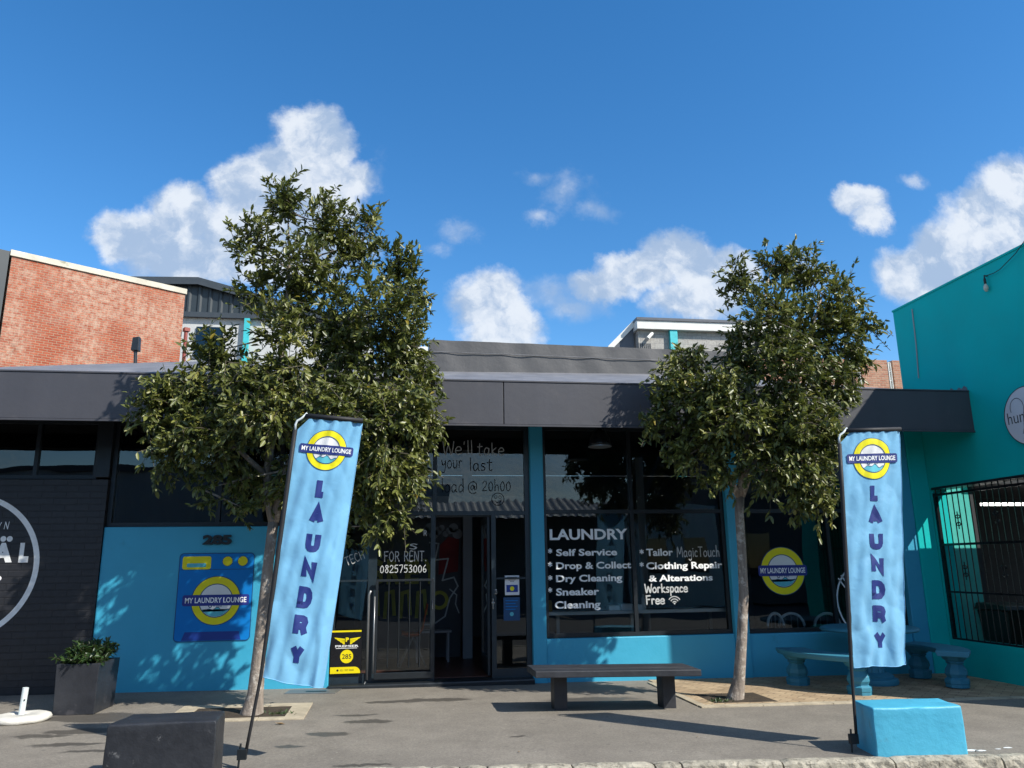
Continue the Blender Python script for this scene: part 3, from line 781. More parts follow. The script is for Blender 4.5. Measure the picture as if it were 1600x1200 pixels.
    for i in range(4):
        x = -.40+.27*i
        sh.append((stroke2d([(x, .75), (x+.02, 1.15), (x+.13, 1.18), (x+.16, .8)], .06), 'mural_yellow', 1))
    sh.append((poly2d([(.78, 1.45), (1.12, 1.5), (1.14, 2.05), (.95, 2.1), (.8, 1.95)]), 'mural_red', 0))
    sh.append((stroke2d([(.62, 2.0), (.78, 1.98), (.72, 1.7), (.95, 1.72), (.85, 1.35), (1.05, 1.4), (1.12, 1.25), (.98, 1.05), (.9, .75), (.7, .62), (.55, .62)], .025), 'chalk_white', 2))
    sh.append((ring2d(.8, 1.02, .10, .16, 20), 'mural_yellow', 1))
    sh.append((stroke2d([(.98, 1.2), (1.1, 1.1), (1.08, .95), (1.14, .8)], .02), 'chalk_white', 2))
    for k in range(9):
        sh.append((disc2d(.55+.07*k, 2.2+.06*math.sin(k*2.1), .07+.02*math.sin(k), 12), 'interior_pillar', 0))
    decal('mural', sh, mp, shop, gap=.002)
shop_shell()

def bars(m, x0, x1, z0, z1, Y0, Y1, w, mull=(), trans=(), wt=None):
    wt = wt or w
    m.box(x0, x1, Y0, Y1, z0, z0+w); m.box(x0, x1, Y0, Y1, z1-w, z1)
    m.box(x0, x0+w, Y0+.002, Y1-.002, z0+w, z1-w); m.box(x1-w, x1, Y0+.002, Y1-.002, z0+w, z1-w)
    for x in mull: m.box(x-w*.5, x+w*.5, Y0+.004, Y1-.004, z0+w, z1-w)
    for z in trans: m.box(x0+w, x1-w, Y0+.006, Y1-.006, z-wt*.5, z+wt*.5)
def window(parent, x0, x1, z0, z1, mull, trans, w=.055, glass='shop_glass', Y=YF+.10, name='window', label=None):
    m = MB(); bars(m, x0, x1, z0, z1, Y-.04, Y+.03, w, mull, trans)
    o = m.build(name, 'black_frame', parent)
    if label: o['label'] = label
    g = MB(); g.poly([(x0+w*.5, Y, z0+w*.5), (x1-w*.5, Y, z0+w*.5), (x1-w*.5, Y, z1-w*.5), (x0+w*.5, Y, z1-w*.5)])
    g.build('glass', glass, o)
    return o
YG = YF+.10-.004       # just in front of the panes
win1 = window(shop, -3.84, -.83, 2.17, ZH, (-2.41, -1.6), ())
win2 = window(shop, 2.15, 4.95, .58, ZH, (3.50,), (2.35,))
win3 = window(shop, 5.17, 7.78, .57, ZH, (6.62,), (2.35,))

def on_front(px, py, Y=YG):
    q = P(px, py, Y); return q[0], q[2]
def lettering():
    M_ = lambda x, y, g: (x, YG-g, y)
    S = []
    def line(s, px0, px1, pyb, pyt, bold=.030):
        x0, z0 = on_front(px0, pyb); x1, z1 = on_front(px1, pyt)
        S.append((fit_text(s, x0, x1, z0, z1, bold), 'letter_white', 0))
    x0, z0 = on_front(859, 844); x1, z1 = on_front(980, 826); S.append((fit_text('LAUNDRY', x0, x1, z0, z1, .03), 'letter_white', 0))
    line('Self Service', 869, 964, 869, 857); line('Drop & Collect', 869, 986, 893, 877)
    line('Dry Cleaning', 869, 972, 913, 897); line('Sneaker', 869, 936, 931, 918); line('Cleaning', 867, 938, 955, 938)
    line('Tailor', 1010, 1051, 869, 857); line('Clothing Repair', 1010, 1128, 893, 877); line('& Alterations', 1014, 1113, 909, 897)
    def star(px, py):
        x, z = on_front(px, py); S.append((merge2d(*[stroke2d([(x-.030*math.cos(rad(a)), z-.030*math.sin(rad(a))), (x+.030*math.cos(rad(a)), z+.030*math.sin(rad(a)))], .015) for a in (30, 90, 150)]), 'letter_white', 0))
    for py in (861, 882, 903, 922): star(859.5, py)
    for py in (862, 882): star(1002.5, py)
    for q in S: decal('lettering', [q], M_, win2)
    H_ = []
    def pen(s, px0, px1, pyb, hpx, w=.016):
        x0, z0 = on_front(px0, pyb); x1, _ = on_front(px1, pyb); _, z1 = on_front(px0, pyb-hpx)
        H_.append((hand_fit(s, x0, x1, z0, z1-z0, w), 'chalk_white', 0))
    pen('MagicTouch', 1058, 1126, 870, 15); pen('Workspace', 1008, 1076, 926, 13, .02); pen('Free', 1010, 1040, 944, 13, .02)
    x, z = on_front(1054, 943)
    for r in (.03, .065, .10):
        H_.append((stroke2d([(x+r*math.cos(rad(a)), z+r*math.sin(rad(a))) for a in range(35, 150, 12)], .014), 'chalk_white', 0))
    H_.append((disc2d(x, z, .013, 12), 'chalk_white', 0)); x, z = on_front(1003, 922); H_.append((disc2d(x, z, .014, 12), 'chalk_white', 0))
    for q in H_[:3]: decal('handwriting', [q], M_, win2)
    decal('wireless_symbol', H_[3:7], M_, win2)
    # logo on the right window
    x, z = on_front(1223, 892); _, zt = on_front(1223, 855)
    decal('logo', logo_shapes(x, z, zt-z, 1.12), M_, win3)
    # big white outline ring partly behind the flag
    x, z = on_front(1364, 938); x1, _ = on_front(1307, 938)
    R_ = x-x1
    decal('ring_sticker', [(ring2d(x, z, R_-.025, R_), 'sign_white', 0), (stroke2d([(x-R_*.88, z+R_*.55), (x-R_*.72, z+R_*.32)], .02), 'sign_white', 0), (stroke2d([(x-R_*.8, z+R_*.62), (x-R_*.64, z+R_*.4)], .02), 'sign_white', 0)], M_, win3)
lettering()

def entrance():
    Y0, Y1 = YF+.05, YF+.12
    # screen of dark steel: fixed side light, glazed door leaf, doorway, fixed right light, fanlights
    m = MB()
    zt = 2.335
    for (a, b) in ((-.83, -.775), (-.345, -.225), (.52, .585), (1.385, 1.45), (1.88, 1.955)): m.box(a, b, Y0, Y1, .075, zt-.03)
    m.box(-.83, 1.955, Y0-.004, Y1+.004, zt-.03, zt+.03)
    for (a, b) in ((-.83, -.775), (-.345, -.255), (.54, .60), (1.88, 1.955)): m.box(a, b, Y0, Y1, zt+.03, ZH)
    m.box(-.775, 1.88, Y0+.002, Y1-.002, ZH-.06, ZH)
    for (a, b) in ((-.775, -.345), (-.225, .52), (1.45, 1.88)):
        m.box(a, b, Y0+.004, Y1-.004, .075, .19)
    for (a, b) in ((-.775, -.345), (-.225, .52), (1.45, 1.88)):
        m.box(a, b, Y0+.004, Y1-.004, 1.40, 1.425)
    en = m.build('entrance_screen', 'dark_steel', shop)
    g = MB(); yg = YF+.085
    for (a, b, z0, z1) in ((-.775, -.345, .19, 1.4), (-.775, -.345, 1.425, zt-.03), (1.45, 1.88, .19, 1.4), (1.45, 1.88, 1.425, zt-.03),
                           (-.775, -.345, zt+.03, ZH-.06), (-.255, .54, zt+.03, ZH-.06), (.60, 1.88, zt+.03, ZH-.06), (-.225, .52, .19, 1.4), (-.225, .52, 1.425, zt-.03)):
        g.poly([(a, yg, z0), (b, yg, z0), (b, yg, z1), (a, yg, z1)])
    g.build('glass', 'shop_glass', en)
    # sliding security gate in front of the left leaf
    s = MB(); ys = YF-.02
    for x in np.linspace(-.20, .52, 6)[1:-1]: s.tube([(x, ys, .26), (x, ys, 1.40)], .009, 6)
    s.box(-.23, .56, ys-.014, ys+.014, 1.395, 1.425); s.box(-.23, .56, ys-.018, ys+.018, .12, .20)
    s.box(.525, .575, ys-.018, ys+.018, .20, 1.395); s.box(-.235, -.20, ys-.016, ys+.016, .20, 1.395)
    gate = s.build('security_gate', 'black_frame', shop, bevel=.003)
    h = MB(); h.tube([(-.325, ys, .12), (-.325, ys, 1.22), (-.30, ys-.01, 1.28)], .017, 8); h.tube([(-.245, ys-.02, .2), (-.245, ys-.02, 1.2)], .010, 8)
    h.tube([(-.34, ys-.02, .10), (-.36, ys-.04, .06), (-.33, ys-.05, .03), (-.29, ys-.03, .06)], .008, 6)
    h.build('gate_slide', 'grey_metal', gate, smooth=True)
    # open door leaf standing inwards at the right of the doorway
    d = MB(); d.box(1.335, 1.375, YF+.14, YF+1.0, .10, .32); d.box(1.335, 1.375, YF+.14, YF+1.0, 2.2, 2.30); d.box(1.335, 1.375, YF+.14, YF+.22, .32, 2.2); d.box(1.335, 1.375, YF+.92, YF+1.0, .32, 2.2)
    dr = d.build('door', 'dark_steel', shop, bevel=.004)
    g = MB(); g.poly([(1.355, YF+.22, .32), (1.355, YF+.92, .32), (1.355, YF+.92, 2.2), (1.355, YF+.22, 2.2)]); g.build('glass', 'shop_glass', dr)
    k = MB(); k.tube([(1.40, Y0-.03, 1.0), (1.40, Y0-.03, 1.14)], .011, 8); k.box(1.375, 1.425, Y0-.036, Y0-.024, 1.075, 1.09); k.box(1.39, 1.41, Y0-.03, Y0+.0, 1.06, 1.08)
    k.box(1.425, 1.46, Y0-.02, Y0, 1.20, 1.26)
    k.build('door_handle', 'chrome', en, bevel=.003)
    k = MB(); k.tube([(.545, ys-.04, 1.02), (.545, ys-.04, 1.14)], .010, 8); k.build('gate_handle', 'chrome', gate)
    # writing on the fanlight and the panes
    M_ = lambda x, y, g_: (x, yg-.004-g_, y)
    H_ = []
    def pen(s_, px0, px1, pyb, hpx, mt, w=.016, rot=0):
        x0, z0 = on_front(px0, pyb, yg); x1, _ = on_front(px1, pyb, yg); _, z1 = on_front(px0, pyb-hpx, yg)
        sh = hand_fit(s_, 0, x1-x0, 0, z1-z0, w)
        H_.append((shift2d(sh, x0, z0, 1, rot), mt, 0))
    pen("We'll", 692, 741, 710, 20, 'chalk_white', .014); pen('take', 746, 790, 711, 19, 'chalk_white', .014)
    pen('your', 690, 724, 731, 19, 'pen_dark', .014); pen('last', 734, 772, 735, 18, 'pen_dark', .014)
    pen('load', 690, 727, 769, 20, 'pen_dark', .013); pen('@', 731, 748, 769, 19, 'pen_dark', .012); pen('20h00', 754, 800, 767, 16, 'pen_dark', .012)
    x, z = on_front(778, 780, yg)
    H_.append((ring2d(x, z, .085, .095, 24), 'pen_dark', 0)); H_.append((ring2d(x-.03, z+.03, .014, .022, 12), 'pen_dark', 0)); H_.append((ring2d(x+.03, z+.03, .014, .022, 12), 'pen_dark', 0))
    H_.append((stroke2d([(x+.05*math.cos(rad(a)), z+.05*math.sin(rad(a))) for a in range(200, 345, 15)], .01), 'pen_dark', 0))
    pen('FOR RENT.', 600, 668, 877, 15, 'chalk_white', .014); pen('0825753006', 594, 668, 895, 12, 'chalk_white', .011)
    pen('TECH', 542, 574, 884, 13, 'chalk_white', .012, rad(22)); pen('S', 640, 655, 858, 8, 'chalk_white', .010); pen('R', 662, 668, 837, 8, 'chalk_white', .010)
    decal('smiley', H_[7:11], M_, en)
    for q in H_[:7]+H_[11:]: decal('handwriting', [q], M_, en)
entrance()

# ------------------------------------------------------------------ neighbouring black brick shop
blk = empty('black_brick_shop', (-6.5, YF, .1), 'black painted brick shopfront with a white ring emblem at the left edge', 'shop')
def black_shop():
    m = MB(); m.box(-14, -3.845, YF-.02, YF+.2, -.1, 2.80); m.build('wall', 'black_brick', blk)
    w = window(blk, -9.0, -4.03, 2.815, ZH, (-7.6, -6.2, -4.82), (), .05, 'dark_glass', YF+.10)
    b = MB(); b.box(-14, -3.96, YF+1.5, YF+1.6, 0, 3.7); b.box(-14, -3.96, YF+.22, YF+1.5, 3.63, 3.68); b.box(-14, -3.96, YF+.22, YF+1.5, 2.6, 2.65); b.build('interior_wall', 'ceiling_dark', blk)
    cx_, cz = -5.72, 1.667
    q = P(61, 885, YF-.02); R_ = .95; cx_ = q[0]-R_; cz = q[2]
    S = [(ring2d(cx_, cz, R_-.068, R_, 96), 'paint_white', 0)]
    def front(px, py): 
        p_ = P(px, py, YF-.024); return p_[0], p_[2]
    def line(s, px0, px1, pyb, pyt, bold=.0, shear=0):
        x0, z0 = front(px0, pyb); x1, z1 = front(px1, pyt); S.append((fit_text(s, x0, x1, z0, z1, bold, shear), 'paint_white', 0))
    line('L', 28, 47, 879, 848, .09); line('A', -14, 22, 879, 848, .09); line('T', -50, -18, 879, 848, .09)
    for px in (5, 15): 
        x, z = front(px, 842); S.append((disc2d(x, z, .036, 18), 'paint_white', 0))
    line('N', 5.5, 15, 827, 815, .0, .2); line('W', -10, 3, 827, 816, .0, .2); line('O', -24, -12, 827, 816, 0, .2)
    line('P', -15, 3, 914, 899, .06)
    decal('emblem', S, lambda x, y, g: (x, YF-.02-g, y), blk)
black_shop()

# ================================================================== TEAL BUILDING ON THE RIGHT
teal = empty('teal_building', (10, 9.6, -.1), 'tall teal painted building with a barred gate opening on the right', 'building')
def teal_building():
    zt = 5.71; Y0, Y1 = 7.95, 11.43; oy0, oy1 = 8.0, 11.08; z0, z1 = .42, 2.69
    m = MB(); T_ = .26
    m.box(TX, TX+T_, oy1, Y1, -.35, zt)                       # far pier
    m.box(TX, TX+T_, Y0, oy1, z1, zt); m.box(TX, TX+T_, Y0, oy1, -.35, z0)
    m.box(TX, TX+T_, Y0-.6, Y0, -.35, zt)
    m.build('wall', 'teal_paint', teal)
    m = MB(); m.box(TX+T_+.002, 16, Y0-.6, Y0-.35, -.35, zt); m.build('front_wall', 'teal_paint', teal)
    c = MB(); c.box(TX-.015, TX+T_+.015, Y0-.6, Y1+.01, zt, zt+.03); c.build('coping', 'teal_paint', teal)
    l = MB(); l.box(TX-.004, TX+T_+.004, Y0, oy1-.002, z1-.035, z1-.001); l.build('lintel', 'black_frame', teal)
    # yard behind
    xr0 = P(1531, 900, 11.15)[0]; y = MB(); y.box(TX+T_, xr0-.002, 11.12, Y1, -.35, 4.2); y.box(xr0, 16, 11.12, Y1, 2.86, 4.2); y.build('yard_wall', 'mint_paint', teal)
    f = MB(); f.box(TX+T_, 16, Y0-.5, Y1-.25, -.35, -.1); f.build('yard_floor', 'pavement_asphalt', teal)
    xr_ = P(1531, 900, 11.15)[0]; r = MB(); r.box(xr_, 16, 11.0, 14, 2.75, 2.85); r.box(xr_, xr_+.06, 11.12, 14, -.1, 2.75); r.box(xr_, 16, 14, 14.1, -.1, 2.85); r.box(xr_, 16, 11.0, 14, -.12, -.09)
    r.build('yard_room', 'ceiling_dark', teal)
    yr = MB(); yr.box(TX+T_+.002, 16, 7.4, 10.25, 2.80, 2.92); yr.build('yard_sun_blocker', 'ceiling_dark', teal)  # added slab that keeps sun off the pilaster and lower yard wall
    lt = MB(); zt_ = P(1560, 790, 11.2)[2]; lt.box(9.3, 11.8, 11.2, 11.24, zt_, zt_+.045); lt.build('tube_light', 'lamp_glow', teal)
    # sealing mortar where the canopy meets the wall
    fl = MB(); rr = random.Random(8); N = 26; vs = []
    for i in range(N+1):
        yy = YC+.02+(Y1-YC-.05)*i/N; vs += [(TX-.008, yy, 3.98), (TX-.008, yy, 4.07+.35*i/N*.35+rr.uniform(-.02, .03))]
    fl.add(vs, [(2*i, 2*i+2, 2*i+3, 2*i+1) for i in range(N)]); fl.build('flashing', 'roof_grey', teal)
    pl = MB(); pl.tube([(TX-.012, 11.0, 4.45), (TX-.012, 10.95, 5.0), (TX-.012, 10.93, 5.6)], .009, 5); pl.build('conduit', 'corr_metal', teal)
    # wrought gate
    g = MB(); xg = TX+.03
    for z, w in ((.43, .03), (1.11, .026), (1.81, .035), (2.57, .035)): g.box(xg-.018, xg+.018, oy0, oy1+.10 if z > .5 else oy1-.01, z-w/2, z+w/2)
    yy = oy1-.05
    g.box(xg-.022, xg+.022, oy1-.06, oy1-.01, .40, 2.60)
    while yy > oy0:
        g.tube([(xg, yy, .42), (xg, yy, 2.66)], .009, 6); yy -= .118
    gt = g.build('gate', 'black_gloss', teal)
    k = MB()
    for yc in (10.62, 9.86):
        for zc in (2.16, 1.42):
            for sgn in (-1, 1):
                for up in (-1, 1):
                    k.tube([(xg, yc+sgn*(.012+.05*math.sin(a)*(1-a/5.5)), zc+up*(.03+.09*a/4.2*(1.1-.12*a))) for a in np.linspace(0, 4.6, 12)], .008, 5)
            k.tube([(xg, yc, zc-.13), (xg, yc, zc+.13)], .008, 5)
    k.build('scroll_ornament', 'black_gloss', gt)
    # front towards the street, off to the right of the frame
teal_building()
def round_sign():
    q = PX(1573, 655, TX); cyy = 9.36-.39; cz = 3.45; R_ = .39
    o = empty('round_sign', (TX, cyy, cz), 'round pale grey sign with a drawn line mark on the teal wall', 'sign')
    m = MB(); n = 64
    vs = []; 
    for x in (TX-.03, TX-.001):
        vs += [(x, cyy-R_*math.cos(6.28318*k/n), cz+R_*math.sin(6.28318*k/n)) for k in range(n)]
    m.add(vs, [tuple(range(n))[::-1], tuple(range(n, 2*n))]+[(k, (k+1) % n, n+(k+1) % n, n+k) for k in range(n)])
    m.build('sign_board', 'sign_board', o)
    rim = MB(); rim.tube([(TX-.028, cyy-R_*math.cos(6.28318*k/n), cz+R_*math.sin(6.28318*k/n)) for k in range(n+1)], .007, 5); rim.build('rim', 'black_frame', o)
    S = [(fit_text('hunt', -.335, .03, -.075, .085, -.008), 'ink', 0)]
    S.append((stroke2d([(-.15+.115*math.cos(rad(a)), .13+.13*math.sin(rad(a))) for a in range(200, -20, -12)]+[(-.06, .0), (-.08, -.15), (-.11, -.23)], .008), 'ink', 0))
    decal('lettering', S, lambda x, y, g: (TX-.031-g, cyy-x, cz+y), o)
round_sign()
def string_light():
    a = PX(1538, 434, TX-.05)
    o = empty('string_light', tuple(a), 'hanging bulb on a black cable high on the teal wall', 'lamp')
    m = MB(); pts = [a+np.array([0, 0, .02]), a+np.array([0, -.18, .0]), a+np.array([0, -.30, .01]), a+np.array([0, -.6, .12]), a+np.array([0, -1.1, .42]), a+np.array([-.0, -1.6, .8])]
    m.tube(pts, .006, 6); m.tube([a+np.array([.05, 0, .03]), a+np.array([0, 0, .03])], .012, 6); m.build('cable', 'cable_black', o)
    m = MB(); m.lathe([(.006, .02), (.018, -.03), (.018, -.09), (.012, -.092)], tuple(a), 12); m.build('socket', 'cable_black', o)
    m = MB(); m.lathe([(.012, -.092), (.03, -.13), (.032, -.17), (.018, -.205), (.004, -.21)], tuple(a), 14); m.build('bulb', 'bulb_glass', o, smooth=True)
string_light()
def wheelie_bin(x, y, z, body, lid, label):
    o = empty('wheelie_bin', (x, y, z), label, 'bin', 'wheelie bins behind the barred gate')
    m = MB(); m.hexa([(x-.22, y-.22, z+.08), (x+.22, y-.22, z+.08), (x+.22, y+.22, z+.08), (x-.22, y+.22, z+.08), (x-.28, y-.3, z+.95), (x+.28, y-.3, z+.95), (x+.28, y+.3, z+.95), (x-.28, y+.3, z+.95)])
    m.build('body', body, o, bevel=.02)
    m = MB(); m.hexa([(x-.3, y-.33, z+.955), (x+.3, y-.33, z+.955), (x+.3, y+.33, z+.955), (x-.3, y+.33, z+.955), (x-.26, y-.28, z+1.02), (x+.26, y-.28, z+1.02), (x+.26, y+.32, z+1.05), (x-.26, y+.32, z+1.05)])
    m.build('lid', lid, o, bevel=.015)
    for s in (-1, 1):
        w = MB(); w.tube([(x+s*.25, y+.2, z+.1), (x+s*.30, y+.2, z+.1)], .1, 14); w.build('wheel', 'black_frame', o)
wheelie_bin(9.05, 10.7, -.1, 'bin_green', 'bin_green', 'dark wheelie bin behind the gate bars beside the mint wall')
wheelie_bin(9.48, 10.25, -.1, 'bin_red', 'bin_red', 'dark red wheelie bin behind the gate bars')

# ================================================================== BUILDINGS BEHIND
def bg_buildings():
    # red brick warehouse, left
    A = P(20, 391, 23.2); zt = A[2]
    d = ray(290, 452); B = EYE+d*((zt-1.6)/d[2])
    ang = math.atan2(B[1]-A[1], B[0]-A[0]); L = math.hypot(B[1]-A[1], B[0]-A[0])
    o = empty('brick_warehouse', (A[0], A[1], 0), 'tall red brick warehouse with patchy white bloom and pale coping', 'building', rz=ang)
    m = MB(); m.box(0, L, 0, 7, 0, zt-.18); move_local(m.build('wall', 'red_brick'), o)
    m = MB(); m.box(-.05, L+.04, -.05, 7.1, zt-.18, zt); move_local(m.build('coping', 'coping'), o)
    m = MB(); m.box(-.5, -.065, -.0, 7, 0, zt-.05); move_local(m.build('side_face', 'shed_dark'), o)  # left side face of the warehouse, in a dark material
    m = MB(); m.tube([(L+.14, -.1, 0), (L+.10, -.1, zt-1.5)], .06, 10); m.box(L+.02, L+.2, -.2, .0, zt-1.5, zt-1.38); move_local(m.build('downpipe', 'red_pipe'), o)
    # floodlight on a pole standing on the shop roof
    q = P(212, 566, 14.0); t_ = P(212, 540, 14.0)
    o = empty('floodlight', tuple(q), 'small dark lamp on a stub pole above the shop roof before the red brick wall', 'lamp')
    m = MB(); m.tube([q-np.array([0, 0, .1]), t_-np.array([0, 0, .0])], .03, 8); m.build('pole', 'black_frame', o)
    m = MB(); m.hexa([tuple(t_+np.array(v)) for v in ((-.06, -.06, -.1), (.07, -.06, -.1), (.07, .08, -.1), (-.06, .08, -.1), (-.05, -.05, .14), (.06, -.05, .16), (.06, .07, .16), (-.05, .07, .14))]); m.build('lamp_head', 'black_frame', o, bevel=.01)
    # dark corrugated gabled shed on white walls
    Y = 36.0
    def q_(px, py): p_ = P(px, py, Y); return p_[0], p_[2]
    x0, z0 = q_(215, 433); xa, za = q_(312, 438); x1, z1 = q_(480, 485); _, zb = q_(330, 493)
    o = empty('corrugated_shed', (xa, Y, 0), 'white walled shed with dark corrugated gable behind the left tree', 'building')
    xl, xr = x0-2, x1+3; zl, zr = za-.15, za+(z1-za)*(xr-xa)/(x1-xa)
    m = MB(); N = 160
    vs = []; 
    for i in range(N+1):
        x = xl+(xr-xl)*i/N; zt_ = za+(zl-za)*(x-xa)/(xl-xa) if x < xa else za+(zr-za)*(x-xa)/(xr-xa)
        yy = Y-(.06 if (i % 6) in (0, 1) else 0)
        vs += [(x, yy, zb), (x, yy, zt_)]
    m.add(vs, [(2*i, 2*i+2, 2*i+3, 2*i+1) for i in range(N)]); m.build('cladding', 'shed_dark', o)
    m = MB(); m.add([(xl, Y-.3, zl+.05), (xa, Y-.3, za+.05), (xr, Y-.3, zr+.05), (xl, Y-.3, zl-.30), (xa, Y-.3, za-.30), (xr, Y-.3, zr-.30)], [(3, 4, 1, 0), (4, 5, 2, 1)])
    m.add([(xl, Y-.3, zl+.05), (xa, Y-.3, za+.05), (xr, Y-.3, zr+.05), (xl, Y+14, zl+.05), (xa, Y+14, za+.05), (xr, Y+14, zr+.05)], [(0, 1, 4, 3), (1, 2, 5, 4)]); m.build('roof', 'shed_roof', o)
    m = MB(); m.box(xl, xr, Y-.12, Y-.0, zb-.12, zb+.12); m.build('flashing', 'shed_roof', o)
    m = MB(); m.box(xl, xr, Y+.1, Y+14, 0, zb); m.build('wall', 'white_wall', o)
    xp, zp = q_(387, 500); m = MB(); m.box(xp-.12, xp+.12, Y-.15, Y+.05, 0, zb-.12); m.build('downpipe', 'turq_pipe', o)
    xp, zp = q_(330, 530); m = MB(); m.box(xp-.7, xp+.5, Y+.02, Y+.09, zp-.9, zp+.6); m.build('window', 'dark_glass', o)
    # pale blue block peeping out right of the left tree
    xa_, za_ = q_(600, 540); xb_, _ = q_(667, 540)
    o = empty('pale_blue_building', (xa_, Y, 0), 'pale blue and white block peeping out between left tree and dark roof upstand', 'building')
    m = MB(); m.box(xa_, xb_, Y, Y+8, 0, za_-.25); m.build('wall', 'pale_blue_wall', o)
    m = MB(); m.box(xb_-.35, xb_+.0, Y-.04, Y-.001, 0, za_-.3); m.box(xa_-.05, xb_+.05, Y-.04, Y+8, za_-.25, za_); m.build('trim', 'white_trim', o)
    m = MB()
    for k in range(3):
        m.box(xa_+.3+k*.62, xa_+.7+k*.62, Y-.03, Y-.001, za_-1.3, za_-.5)
    m.build('shutter', 'white_trim', o)
    # grey block building with white roof edge, behind the right tree
    Y = 30.0
    x0, zr = q_(996, 503); Yb = Y
    x1 = q_(1230, 503)[0]; _, zbm = q_(1000, 516)
    o = empty('grey_block_building', (x0, Y, 0), 'grey block building with white roof edge and turquoise downpipe behind right tree', 'building')
    m = MB(); m.box(x0, x1, Y, Y+9, 0, zbm); m.build('wall', 'grey_block', o)
    m = MB(); m.box(x0-.1, x1+.2, Y-.25, Y+9, zbm+.002, zr); m.build('roof_edge', 'white_trim', o)
    m = MB(); m.box(x0-.12, x1+.25, Y-.3, Y+9.05, zr+.002, zr+.12); m.build('roof', 'slate', o)
    xs_, zs_ = q_(956, 541)
    m = MB(); m.add([(x0-.1, Y+.3, zr+.1), (x0-.1, Y+.3, 3), (xs_, Y+.3, zs_), (xs_, Y+.3, 3), (x0-.1, Y+9, zr+.1), (xs_, Y+9, zs_)], [(3, 1, 0, 2), (0, 4, 5, 2)]); m.build('lean_to', 'slate', o)
    m = MB(); m.add([(x0-.1, Y+.2, zr+.14), (x0-.1, Y+.2, zr-.16), (xs_-.1, Y+.2, zs_+.06), (xs_-.1, Y+.2, zs_-.24)], [(3, 1, 0, 2)]); m.build('barge_board', 'white_trim', o)
    xp = q_(1050, 520)[0]; m = MB(); m.box(xp-.16, xp+.16, Y-.2, Y-.002, 0, zbm); m.build('downpipe', 'turq_pipe', o)
    xw, zw = q_(1008, 545); m = MB(); m.box(xw-.28, xw+.28, Y-.06, Y-.002, zw-.6, zw+.25)
    v = m.build('vent', 'grey_wall', o); m = MB()
    for k in range(6): m.box(xw-.24+k*.085, xw-.20+k*.085, Y-.075, Y-.062, zw-.5, zw+.22)
    m.build('louvre', 'black_frame', v)
    xf, zf = q_(1013, 526); m = MB(); m.tube([(xf-.12, Y-.25, zf-.16), (xf+.14, Y-.1, zf+.12)], .075, 10); m.build('wall_lamp', 'white_trim', o)
    # brown brick building right
    Y = 26.0
    x0, zt = q_(1140, 556); x1 = q_(1460, 557)[0]; zt2 = q_(1400, 558)[1]
    o = empty('brown_brick_building', (x0, Y, 0), 'brown brick building with tall narrow barred windows beside the teal wall', 'building')
    wx = [q_(p_, 580)[0] for p_ in (1190, 1264, 1343, 1392)]; zb = 5.2; ztw = zt-.12
    m = MB(); edges = [x0]+[e for w in wx for e in (w-.11, w+.11)]+[x1]
    for i in range(0, len(edges), 2): m.box(edges[i], edges[i+1], Y, Y+.4, 0, zt)
    m.build('wall', 'brown_brick', o)
    for w in wx:
        f = MB(); f.box(w-.11, w+.11, Y+.2, Y+.24, 0, zt-.05)
        fw = f.build('window', 'pale_blue_wall', o)
        f = MB(); f.box(w-.105, w-.075, Y-.02, Y+.19, 3, zt-.1); f.box(w+.0, w+.02, Y-.02, Y+.19, 3, zt-.1)
        z = 4.0
        while z < zt-.1: f.box(w-.075, w+.0, Y+.0, Y+.03, z, z+.025); z += .35
        f.build('burglar_bars', 'white_trim', fw)
    # buildings across the road: they show in the shop glass
    o = empty('grey_hall_across_road', (-10, -9, 0), 'plain grey hall across the road reflected in left window', 'building')
    m = MB(); m.box(-26, -3.2, -16, -9, -.2, 5.3); m.build('wall', 'opp_grey', o)
    m = MB(); m.box(-26.1, -3.1, -16, -8.9, 5.3, 5.5); m.build('parapet', 'interior_dark', o)
    m = MB()
    for x in (-22, -16, -10, -6): m.box(x, x+1.6, -8.99, -8.95, 1, 2.6)
    m.build('window', 'dark_glass', o)
    o = empty('awning_shop_across_road', (3, -9, 0), 'low dark shop with corrugated awning across the road reflected in doors', 'building')
    m = MB(); m.box(-3.1, 9.4, -16, -9, -.2, 3.5); m.build('wall', 'interior_dark', o)
    m = MB(); vs = []; N = 170
    for i in range(N+1):
        x = -3.1+12.5*i/N; dz = .04*math.sin(i*math.pi/2*1.0+.7) 
        vs += [(x, -9, 4.15+dz), (x, -6.6, 3.35+dz)]
    m.add(vs, [(2*i, 2*i+1, 2*i+3, 2*i+2) for i in range(N)]); m.build('awning', 'corr_metal', o)
    m = MB(); m.box(.9, 2.3, -11, -10, 3.5, 5.0); m.build('roof_tank', 'opp_grey', o, bevel=.1)
    o = empty('white_house_across_road', (12, -9, 0), 'white rendered house across the road reflected in right window', 'building')
    m = MB(); m.box(9.6, 13.6, -16, -9, -.2, 4.0); m.build('wall', 'opp_white', o)
    m = MB(); m.box(10.2, 11.2, -8.995, -8.95, 1.2, 2.6); m.box(12, 13, -8.995, -8.95, 1.2, 2.6); m.build('window', 'dark_glass', o)
    o = empty('dark_block_across_road', (20, -9, 0), 'tall dark brick block across the road reflected in right window', 'building')
    m = MB(); m.box(13.7, 34, -18, -10, -.2, 8.5); m.build('wall', 'interior_dark', o)
    m = MB()
    for x in range(15, 33, 3):
        for z in (1, 4.4): m.box(x, x+1.4, -9.99, -9.95, z, z+1.8)
    m.build('window', 'dark_glass', o)
    # overhead cable across the road
    m = MB(); m.tube([(x, -4.5, 6.4-.35*math.cos(x/16)) for x in np.linspace(-25, 30, 24)], .018, 5)
    tag(m.build('overhead_cable', 'cable_black'), 'thin black cable strung above the road', 'cable')
bg_buildings()

